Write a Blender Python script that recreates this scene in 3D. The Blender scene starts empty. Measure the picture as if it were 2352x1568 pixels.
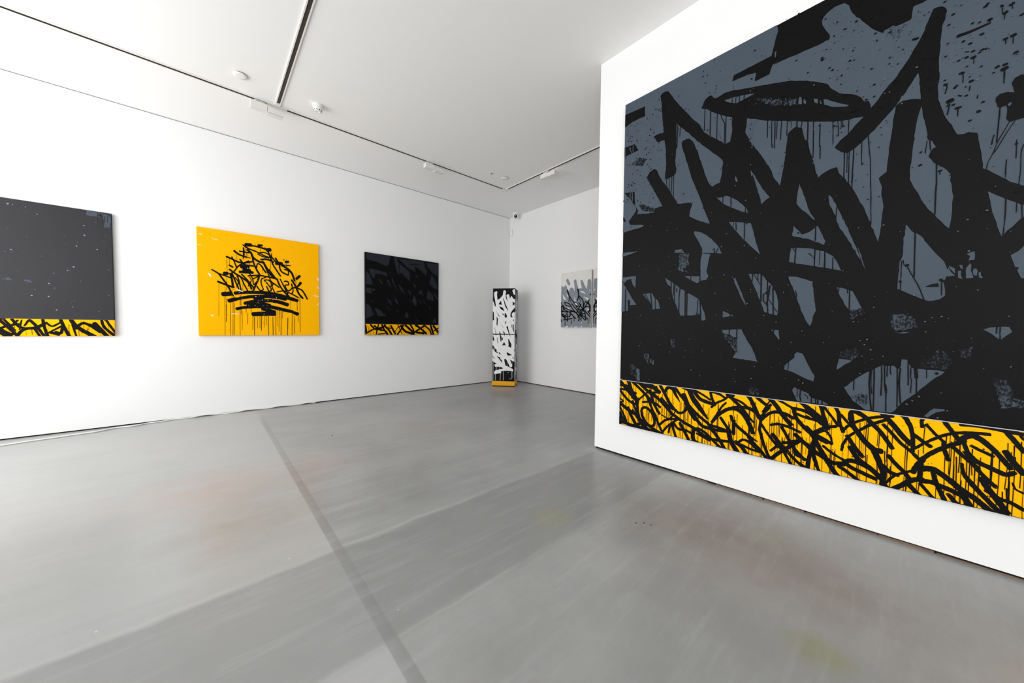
import bpy, bmesh, math, random
from mathutils import Vector, Matrix
from mathutils.geometry import tessellate_polygon

random.seed(7)
scn = bpy.context.scene
COL = scn.collection
PI = math.pi

# room dimensions in metres (camera stands over the origin)
WALL_L = 6.1555      # plane y of the long left wall
WALL_B = 5.364       # plane x of the far wall
PART_X = 2.944       # face of the partition on the right
PART_Y = 2.033       # its free end
CEIL = 3.809
WALL_F = -2.7         # street front behind the camera
WA0, WA1 = 1.9, 5.95
WB0, WB1 = -3.9, -0.4
WALL_R = -4.2        # side wall behind the camera
CAM_H = 1.2

# ------------------------------------------------------------------ materials
def new_mat(name):
    m = bpy.data.materials.new(name); m.use_nodes = True
    nt = m.node_tree
    return m, nt, nt.nodes['Principled BSDF']

def paint(name, rgb, rough=0.6, spec=0.3, var=0.06, scale=6.0, bump=0.0, bscale=200.0, metal=0.0):
    m, nt, b = new_mat(name)
    N, Lk = nt.nodes, nt.links
    tc = N.new('ShaderNodeTexCoord')
    no = N.new('ShaderNodeTexNoise'); no.inputs['Scale'].default_value = scale; no.inputs['Detail'].default_value = 4
    Lk.new(tc.outputs['Object'], no.inputs['Vector'])
    mx = N.new('ShaderNodeMix'); mx.data_type = 'RGBA'
    mx.inputs[6].default_value = (*[c * (1 - var) for c in rgb], 1)
    mx.inputs[7].default_value = (*[min(1, c * (1 + var)) for c in rgb], 1)
    Lk.new(no.outputs['Fac'], mx.inputs[0]); Lk.new(mx.outputs[2], b.inputs['Base Color'])
    b.inputs['Roughness'].default_value = rough
    b.inputs['Specular IOR Level'].default_value = spec
    b.inputs['Metallic'].default_value = metal
    if bump:
        n2 = N.new('ShaderNodeTexNoise'); n2.inputs['Scale'].default_value = bscale; n2.inputs['Detail'].default_value = 3
        Lk.new(tc.outputs['Object'], n2.inputs['Vector'])
        bp = N.new('ShaderNodeBump'); bp.inputs['Strength'].default_value = bump; bp.inputs['Distance'].default_value = 0.002
        Lk.new(n2.outputs['Fac'], bp.inputs['Height']); Lk.new(bp.outputs['Normal'], b.inputs['Normal'])
    return m

def dry_brush(name, ca, cb, scale=55.0, thr=0.5):
    """broken, dry paint: one pigment showing through specks of the other"""
    m, nt, b = new_mat(name)
    N, Lk = nt.nodes, nt.links
    tc = N.new('ShaderNodeTexCoord')
    mp = N.new('ShaderNodeMapping'); mp.inputs['Scale'].default_value = (1.0, 0.55, 1.0)
    Lk.new(tc.outputs['Object'], mp.inputs['Vector'])
    no = N.new('ShaderNodeTexNoise'); no.inputs['Scale'].default_value = scale; no.inputs['Detail'].default_value = 6
    no.inputs['Roughness'].default_value = 0.75
    Lk.new(mp.outputs['Vector'], no.inputs['Vector'])
    big = N.new('ShaderNodeTexNoise'); big.inputs['Scale'].default_value = 6.0
    Lk.new(mp.outputs['Vector'], big.inputs['Vector'])
    ad = N.new('ShaderNodeMath'); ad.operation = 'MULTIPLY_ADD'; ad.inputs[1].default_value = 0.35
    Lk.new(big.outputs['Fac'], ad.inputs[0]); Lk.new(no.outputs['Fac'], ad.inputs[2])
    rp = N.new('ShaderNodeValToRGB')
    rp.color_ramp.elements[0].position = thr + 0.12; rp.color_ramp.elements[0].color = (*ca, 1)
    rp.color_ramp.elements[1].position = thr + 0.27; rp.color_ramp.elements[1].color = (*cb, 1)
    Lk.new(ad.outputs[0], rp.inputs['Fac']); Lk.new(rp.outputs['Color'], b.inputs['Base Color'])
    b.inputs['Roughness'].default_value = 0.55; b.inputs['Specular IOR Level'].default_value = 0.12
    return m

C_BLACK = (0.0022, 0.0020, 0.0023)
C_SLATE = (0.056, 0.074, 0.097)
C_YEL = (0.97, 0.455, 0.0)
M = {}
M['wall'] = paint('white_wall_paint', (0.83, 0.83, 0.835), 0.75, 0.2, 0.008, 1.2, 0.05, 260)
M['ceiling'] = paint('ceiling_paint', (0.86, 0.858, 0.85), 0.85, 0.15, 0.008, 1.0)
M['gap'] = paint('shadow_gap', (0.012, 0.011, 0.010), 0.8, 0.2, 0.3, 9)
M['grey_gap'] = paint('grey_reveal', (0.25, 0.25, 0.25), 0.8, 0.2, 0.1, 5)
M['black'] = paint('black_marker_ink', C_BLACK, 0.5, 0.10, 0.25, 7, 0.12, 90)
M['satin_black'] = paint('satin_black', (0.0025, 0.0025, 0.003), 0.5, 0.10, 0.2, 5)
M['slate'] = paint('slate_blue_paint', C_SLATE, 0.55, 0.15, 0.10, 3, 0.1, 120)
M['slate_dim'] = paint('dim_slate_paint', (0.018, 0.021, 0.029), 0.5, 0.10, 0.15, 3)
M['charcoal'] = paint('charcoal_paint', (0.013, 0.013, 0.017), 0.5, 0.36, 0.2, 2.2, 0.12, 140)
M['speck'] = paint('pale_slate_splash', (0.085, 0.105, 0.125), 0.5, 0.15, 0.2, 9)
M['pale_speck'] = paint('pale_blue_splash', (0.20, 0.24, 0.28), 0.5, 0.25, 0.2, 9)
M['yellow'] = paint('yellow_canvas_paint', C_YEL, 0.6, 0.06, 0.03, 3, 0.08, 160)
M['yellow_gloss'] = paint('yellow_base_paint', (0.80, 0.37, 0.003), 0.35, 0.35, 0.04, 3)
M['white_paint'] = paint('white_marker_paint', (0.80, 0.80, 0.81), 0.5, 0.25, 0.03, 6)
M['off_white'] = paint('off_white_ground', (0.74, 0.73, 0.70), 0.6, 0.2, 0.03, 5)
M['mid_grey'] = paint('mid_grey_paint', (0.235, 0.262, 0.305), 0.55, 0.2, 0.05, 5)
M['grey_drip'] = paint('thin_grey_drip', (0.36, 0.36, 0.37), 0.5, 0.25, 0.1, 6)
M['canvas_edge'] = paint('raw_canvas_edge', (0.62, 0.59, 0.54), 0.8, 0.1, 0.08, 20)
M['dark_edge'] = paint('blackened_canvas_edge', (0.012, 0.012, 0.016), 0.6, 0.2, 0.2, 8)
M['seam'] = paint('pale_seam', (0.42, 0.42, 0.44), 0.6, 0.2, 0.2, 12)
M['plastic'] = paint('white_plastic', (0.84, 0.84, 0.83), 0.35, 0.4, 0.01, 5)
M['lamp_white'] = paint('white_powder_coat', (0.74, 0.73, 0.70), 0.45, 0.35, 0.02, 8)
M['track_slot'] = paint('track_slot_dark', (0.045, 0.038, 0.030), 0.5, 0.3, 0.2, 12)
M['lens'] = paint('black_glass', (0.003, 0.003, 0.004), 0.08, 0.6, 0.1, 5)
M['cable'] = paint('white_cable_sheath', (0.72, 0.71, 0.68), 0.45, 0.35, 0.03, 6)
M['steel'] = paint('brushed_steel', (0.5, 0.5, 0.5), 0.4, 0.5, 0.05, 30, metal=1.0)
M['dirt'] = paint('dark_grit', (0.03, 0.025, 0.022), 0.8, 0.2, 0.3, 30)
M['wood_shim'] = paint('bare_board_edge', (0.20, 0.13, 0.09), 0.8, 0.1, 0.4, 5)
M['window_frame'] = paint('painted_steel_frame', (0.5, 0.5, 0.5), 0.5, 0.3, 0.03, 5)
M['dry_slate'] = dry_brush('dry_slate_scumble', C_BLACK, C_SLATE, 110, 0.52)
M['dry_slate_thin'] = dry_brush('thin_slate_scumble', C_BLACK, (0.035, 0.045, 0.06), 90, 0.53)
M['dry_black'] = dry_brush('dry_black_scumble', C_SLATE, C_BLACK, 120, 0.56)

def emit(name, rgb, s):
    m, nt, b = new_mat(name)
    b.inputs['Base Color'].default_value = (*rgb, 1)
    b.inputs['Emission Color'].default_value = (*rgb, 1); b.inputs['Emission Strength'].default_value = s
    return m
M['lamp_glow'] = emit('lamp_diffuser', (1.0, 0.97, 0.90), 3.0)

def floor_material():
    m, nt, b = new_mat('polished_concrete')
    N, Lk = nt.nodes, nt.links
    tc = N.new('ShaderNodeTexCoord')
    def noise(scale, det=5, rough=0.6, sx=1.0, sy=1.0, w=0.0):
        mp = N.new('ShaderNodeMapping'); mp.inputs['Scale'].default_value = (sx, sy, 1); mp.inputs['Location'].default_value = (w, w * 1.7, 0)
        Lk.new(tc.outputs['Object'], mp.inputs['Vector'])
        n = N.new('ShaderNodeTexNoise'); n.inputs['Scale'].default_value = scale
        n.inputs['Detail'].default_value = det; n.inputs['Roughness'].default_value = rough
        Lk.new(mp.outputs['Vector'], n.inputs['Vector']); return n.outputs['Fac']
    def rng(sock, a, bb, c, d):
        r = N.new('ShaderNodeMapRange'); r.inputs[1].default_value = a; r.inputs[2].default_value = bb
        r.inputs[3].default_value = c; r.inputs[4].default_value = d
        Lk.new(sock, r.inputs[0]); return r.outputs[0]
    def mth(op, x, y):
        q = N.new('ShaderNodeMath'); q.operation = op
        for i, v in enumerate((x, y)):
            if isinstance(v, (int, float)): q.inputs[i].default_value = v
            else: Lk.new(v, q.inputs[i])
        return q.outputs[0]
    def mixc(f, a, bb):
        x = N.new('ShaderNodeMix'); x.data_type = 'RGBA'
        if isinstance(f, (int, float)): x.inputs[0].default_value = f
        else: Lk.new(f, x.inputs[0])
        for i, v in ((6, a), (7, bb)):
            if isinstance(v, tuple): x.inputs[i].default_value = v
            else: Lk.new(v, x.inputs[i])
        return x.outputs[2]
    sep = N.new('ShaderNodeSeparateXYZ'); Lk.new(tc.outputs['Object'], sep.inputs[0])
    X, Y = sep.outputs[0], sep.outputs[1]
    cloud = noise(0.75, 6, 0.62)
    streak = noise(1.6, 6, 0.65, 0.35, 2.2, 3.0)
    fine = noise(26, 4, 0.6)
    base = mixc(rng(cloud, 0.32, 0.68, 0, 1), (0.245, 0.247, 0.243, 1), (0.330, 0.332, 0.327, 1))
    base = mixc(rng(streak, 0.35, 0.80, 0, 0.5), base, (0.385, 0.388, 0.382, 1))
    base = mixc(rng(noise(2.7, 5, 0.6, w=9.0), 0.42, 0.80, 0, 0.42), base, (0.215, 0.217, 0.212, 1))
    base = mixc(rng(fine, 0.35, 0.7, 0, 0.10), base, (0.215, 0.215, 0.215, 1))
    # bay left of the cut is paler, with window-side brightness put into its colour
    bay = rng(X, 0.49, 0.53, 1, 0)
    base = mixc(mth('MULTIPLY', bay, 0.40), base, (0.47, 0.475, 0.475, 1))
    # later pour over a service trench: a darker band right across the room, ragged edge
    wob = mth('MULTIPLY', mth('SUBTRACT', noise(3.5, 3, 0.5, w=5.0), 0.5), 0.06)
    yy = mth('ADD', Y, wob)
    up = rng(yy, 1.955, 1.985, 1, 0); lo = rng(yy, 1.225, 1.285, 0, 1)
    band = mth('MULTIPLY', up, lo)
    base = mixc(mth('MULTIPLY', band, rng(cloud, 0.3, 0.7, 0.62, 0.40)), base, (0.185, 0.187, 0.184, 1))
    edge = mth('MULTIPLY', rng(mth('ABSOLUTE', mth('SUBTRACT', yy, 1.995), 0), 0.0, 0.022, 1, 0), rng(streak, 0.4, 0.6, 0.1, 0.5))
    base = mixc(edge, base, (0.42, 0.42, 0.41, 1))
    edge2 = mth('MULTIPLY', rng(mth('ABSOLUTE', mth('SUBTRACT', yy, 1.255), 0), 0.0, 0.012, 1, 0), rng(streak, 0.45, 0.65, 0.0, 0.35))
    base = mixc(edge2, base, (0.40, 0.40, 0.39, 1))
    # narrow cut running the other way, filled with darker grout
    cut = mth('MULTIPLY', rng(mth('ABSOLUTE', mth('SUBTRACT', X, 0.512), 0), 0.022, 0.028, 1, 0), rng(yy, 5.65, 5.35, 0, 1))
    cut = mth('MULTIPLY', cut, rng(noise(1.1, 3, 0.5, w=2.0), 0.35, 0.6, 0.55, 0.85))
    base = mixc(mth('MULTIPLY', cut, 0.75), base, (0.19, 0.192, 0.189, 1))
    # soft stains left by old coloured paint
    def stain(cx, cy, r, colr, amt, k):
        dx = mth('SUBTRACT', X, cx); dy = mth('SUBTRACT', Y, cy)
        d = mth('SQRT', mth('ADD', mth('MULTIPLY', dx, dx), mth('MULTIPLY', dy, dy)), 0)
        d = mth('ADD', d, mth('MULTIPLY', mth('SUBTRACT', noise(4.0, 4, 0.6, w=k), 0.5), r * 1.2))
        f = mth('MULTIPLY', rng(d, r * 0.15, r, amt, 0), rng(noise(9, 4, 0.6, w=k + 4), 0.3, 0.6, 0.4, 1))
        return f, colr
    for args in STAINS:
        f, c = stain(*args)
        base = mixc(f, base, c)
    # pale scuffs
    sc = rng(noise(5.5, 7, 0.7, 0.3, 2.6, 7.0), 0.50, 0.80, 0, 0.32)
    base = mixc(sc, base, (0.47, 0.48, 0.48, 1))
    vor = N.new('ShaderNodeTexVoronoi'); vor.inputs['Scale'].default_value = 4.5
    Lk.new(tc.outputs['Object'], vor.inputs['Vector'])
    base = mixc(rng(vor.outputs['Distance'], 0.018, 0.026, 0.7, 0), base, (0.6, 0.6, 0.58, 1))
    Lk.new(base, b.inputs['Base Color'])
    b.inputs['Roughness'].default_value = 0.285
    b.inputs['Specular IOR Level'].default_value = 0.33
    return m
PINK = (0.40, 0.30, 0.27, 1); YELL = (0.25, 0.255, 0.14, 1); RED = (0.215, 0.165, 0.155, 1); TAN = (0.28, 0.245, 0.205, 1)
STAINS = [(-0.05, 3.35, 0.55, PINK, 0.55, 1), (0.75, 3.35, 0.45, PINK, 0.35, 2), (1.63, 1.42, 0.16, YELL, 0.75, 3),
          (1.69, 0.16, 0.13, YELL, 0.85, 4), (2.35, 0.72, 0.55, RED, 0.55, 5), (2.2, 0.25, 0.35, RED, 0.45, 6),
          (1.95, 3.8, 0.5, TAN, 0.5, 7), (2.45, 0.45, 0.22, YELL, 0.35, 8), (0.1, 2.6, 0.4, TAN, 0.4, 9), (1.9, 5.3, 0.6, RED, 0.3, 10)]
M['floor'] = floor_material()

# ------------------------------------------------------------------ object helpers
def link(o):
    COL.objects.link(o); return o

def tag(o, label=None, cat=None, group=None, kind=None):
    for k, v in (('label', label), ('category', cat), ('group', group), ('kind', kind)):
        if v: o[k] = v
    return o

def thing(name, label, cat, loc=(0, 0, 0), rot=(0, 0, 0), group=None):
    o = bpy.data.objects.new(name, None); link(o)
    o.empty_display_size = 0.1
    o.location = loc; o.rotation_euler = rot
    return tag(o, label, cat, group)

def mesh_obj(name, bm, mats, parent=None, smooth=False, loc=None, rot=None):
    me = bpy.data.meshes.new(name)
    bm.normal_update()
    if smooth:
        for f in bm.faces: f.smooth = True
    bm.to_mesh(me); bm.free()
    for mt in (mats if isinstance(mats, (list, tuple)) else [mats]): me.materials.append(mt)
    o = bpy.data.objects.new(name, me); link(o)
    if parent: o.parent = parent
    if loc: o.location = loc
    if rot: o.rotation_euler = rot
    return o

def add_box(bm, x0, y0, z0, x1, y1, z1, mi=0, bev=0.0, seg=2):
    vs = [bm.verts.new((x, y, z)) for x in (x0, x1) for y in (y0, y1) for z in (z0, z1)]
    idx = ((0, 1, 3, 2), (4, 6, 7, 5), (0, 4, 5, 1), (2, 3, 7, 6), (0, 2, 6, 4), (1, 5, 7, 3))
    fs = [bm.faces.new([vs[i] for i in q]) for q in idx]
    for f in fs: f.material_index = mi
    if bev:
        es = list({e for f in fs for e in f.edges})
        r = bmesh.ops.bevel(bm, geom=es, offset=bev, segments=seg, affect='EDGES', profile=0.5)
        for f in r['faces']: f.material_index = mi
    return fs

def add_prism(bm, prof, x0, x1, mi=0):
    """profile in (y, z), extruded along x"""
    a = [bm.verts.new((x0, y, z)) for y, z in prof]; b = [bm.verts.new((x1, y, z)) for y, z in prof]
    n = len(prof)
    fs = [bm.faces.new((a[i], a[(i + 1) % n], b[(i + 1) % n], b[i])) for i in range(n)]
    for ring in (a, list(reversed(b))):
        tri = tessellate_polygon([[v.co for v in ring]])
        for t in tri:
            try: fs.append(bm.faces.new([ring[i] for i in t]))
            except ValueError: pass
    for f in fs: f.material_index = mi
    bmesh.ops.recalc_face_normals(bm, faces=fs)
    return fs

def add_lathe(bm, prof, seg=40, mi=0, axis='z', org=(0, 0, 0)):
    """prof: (radius, height) pairs"""
    rings = []
    for r, h in prof:
        ring = []
        for k in range(seg):
            a = 2 * PI * k / seg
            p = (r * math.cos(a), r * math.sin(a), h)
            if axis == 'x': p = (h, p[0], p[1])
            if axis == 'y': p = (p[0], h, p[1])
            ring.append(bm.verts.new((p[0] + org[0], p[1] + org[1], p[2] + org[2])))
        rings.append(ring)
    fs = []
    for i in range(len(rings) - 1):
        for k in range(seg):
            fs.append(bm.faces.new((rings[i][k], rings[i][(k + 1) % seg], rings[i + 1][(k + 1) % seg], rings[i + 1][k])))
    fs.append(bm.faces.new(rings[0])); fs.append(bm.faces.new(rings[-1]))
    for f in fs: f.material_index = mi; f.smooth = True
    bmesh.ops.recalc_face_normals(bm, faces=fs)
    return fs

def add_tube(bm, pts, r, seg=10, mi=0):
    rings = []
    for i, p in enumerate(pts):
        t = (pts[min(i + 1, len(pts) - 1)] - pts[max(i - 1, 0)]).normalized()
        s = t.cross(Vector((0, 0, 1)))
        if s.length < 1e-4: s = Vector((1, 0, 0))
        s.normalize(); u = s.cross(t)
        rings.append([bm.verts.new(p + (s * math.cos(2 * PI * k / seg) + u * math.sin(2 * PI * k / seg)) * r) for k in range(seg)])
    for i in range(len(rings) - 1):
        for k in range(seg):
            f = bm.faces.new((rings[i][k], rings[i][(k + 1) % seg], rings[i + 1][(k + 1) % seg], rings[i + 1][k]))
            f.material_index = mi; f.smooth = True
    for rg in (rings[0], list(reversed(rings[-1]))):
        bm.faces.new(rg).material_index = mi

# ------------------------------------------------------------------ paint laid on a canvas
class Ink:
    """Paint shapes on a flat front; coordinates in mm from the lower left corner, clipped to the front."""
    def __init__(self, bm, w, h, z0, x0=0.0, y0=0.0):
        self.bm, self.z, self.n = bm, z0, 0
        self.r = (x0 * 1000, y0 * 1000, (x0 + w) * 1000, (y0 + h) * 1000)
    def clip(self, poly):
        x0, y0, x1, y1 = self.r
        for ax, lim, sgn in ((0, x0, 1), (0, x1, -1), (1, y0, 1), (1, y1, -1)):
            out = []
            for i in range(len(poly)):
                a, b = poly[i - 1], poly[i]
                da, db = (a[ax] - lim) * sgn, (b[ax] - lim) * sgn
                if (da >= 0) != (db >= 0):
                    t = da / (da - db)
                    out.append((a[0] + (b[0] - a[0]) * t, a[1] + (b[1] - a[1]) * t))
                if db >= 0: out.append(b)
            poly = out
            if len(poly) < 3: return []
        return poly
    def face(self, poly, mi, z):
        poly = self.clip(poly)
        if len(poly) < 3: return
        area = sum(poly[i - 1][0] * poly[i][1] - poly[i][0] * poly[i - 1][1] for i in range(len(poly)))
        if abs(area) < 0.05: return
        if area < 0: poly = poly[::-1]
        q = []
        for p in poly:
            if not q or (p[0] - q[-1][0]) ** 2 + (p[1] - q[-1][1]) ** 2 > 1e-6: q.append(p)
        if len(q) < 3: return
        f = self.bm.faces.new([self.bm.verts.new((x / 1000, y / 1000, z)) for x, y in q])
        f.material_index = mi
    def layer(self, base):
        self.n += 1
        return self.z + base * 0.0009 + self.n * 2.0e-6
    def polygon(self, pts, mi, base=0, rough=0.0, step=14.0):
        if rough:
            out = []
            for i in range(len(pts)):
                a, b = pts[i], pts[(i + 1) % len(pts)]
                L = math.hypot(b[0] - a[0], b[1] - a[1]); k = max(1, int(L / step))
                nx, ny = (-(b[1] - a[1]) / L, (b[0] - a[0]) / L) if L > 0 else (0, 0)
                for j in range(k):
                    t = j / k; d = random.gauss(0, rough) if j else 0
                    out.append((a[0] + (b[0] - a[0]) * t + nx * d, a[1] + (b[1] - a[1]) * t + ny * d))
            pts = out
        z = self.layer(base)
        v = [Vector((p[0], p[1], 0)) for p in pts]
        for t in tessellate_polygon([v]):
            self.face([pts[i] for i in t], mi, z)
    def stroke(self, pts, mi, base=0, sub=6, rough=0.0, cap=True):
        """pts: (x, y, width); a smooth ribbon with rounded-off marker ends"""
        P = []
        n = len(pts)
        for i in range(n - 1):
            p0, p1, p2, p3 = pts[max(0, i - 1)], pts[i], pts[i + 1], pts[min(n - 1, i + 2)]
            for j in range(sub):
                t = j / sub
                P.append(tuple(0.5 * (2 * p1[k] + (p2[k] - p0[k]) * t + (2 * p0[k] - 5 * p1[k] + 4 * p2[k] - p3[k]) * t * t
                                      + (3 * p1[k] - p0[k] - 3 * p2[k] + p3[k]) * t ** 3) for k in range(3)))
        P.append(tuple(pts[-1]))
        z = self.layer(base)
        L, R = [], []
        for i, p in enumerate(P):
            a, b = P[max(0, i - 1)], P[min(len(P) - 1, i + 1)]
            dx, dy = b[0] - a[0], b[1] - a[1]; l = math.hypot(dx, dy) or 1
            h = max(p[2], 0.6) / 2
            L.append((p[0] - dy / l * (h + random.gauss(0, rough)), p[1] + dx / l * (h + random.gauss(0, rough))))
            R.append((p[0] + dy / l * (h + random.gauss(0, rough)), p[1] - dx / l * (h + random.gauss(0, rough))))
        for i in range(len(P) - 1):
            self.face([L[i], L[i + 1], R[i + 1], R[i]], mi, z)
        if cap:
            for e, (a, b) in ((0, (P[0], P[1])), (-1, (P[-1], P[-2]))):
                dx, dy = a[0] - b[0], a[1] - b[1]; l = math.hypot(dx, dy) or 1; h = max(a[2], 0.6) / 2
                dx, dy = dx / l, dy / l
                arc = []
                for k in range(7):
                    th = -PI / 2 + PI * k / 6
                    arc.append((a[0] + h * (0.62 * math.cos(th) * dx - math.sin(th) * dy), a[1] + h * (0.62 * math.cos(th) * dy + math.sin(th) * dx)))
                self.face(arc, mi, z)
    def dot(self, x, y, r, mi, base=0, st=1.0):
        z = self.layer(base); k = 7; a0 = random.random() * 6
        self.face([(x + r * math.cos(a0 + 2 * PI * i / k) * random.uniform(.75, 1.15), y + r * st * math.sin(a0 + 2 * PI * i / k) * random.uniform(.75, 1.15)) for i in range(k)], mi, z)

def polys(s):
    for part in s.split(';'):
        v = list(map(float, part.split()))
        yield [(v[i], v[i + 1]) for i in range(0, len(v), 2)]

def lines(s):
    for part in s.split(';'):
        v = list(map(float, part.split()))
        yield [(v[i], v[i + 1], v[i + 2]) for i in range(0, len(v), 3)]

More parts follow.
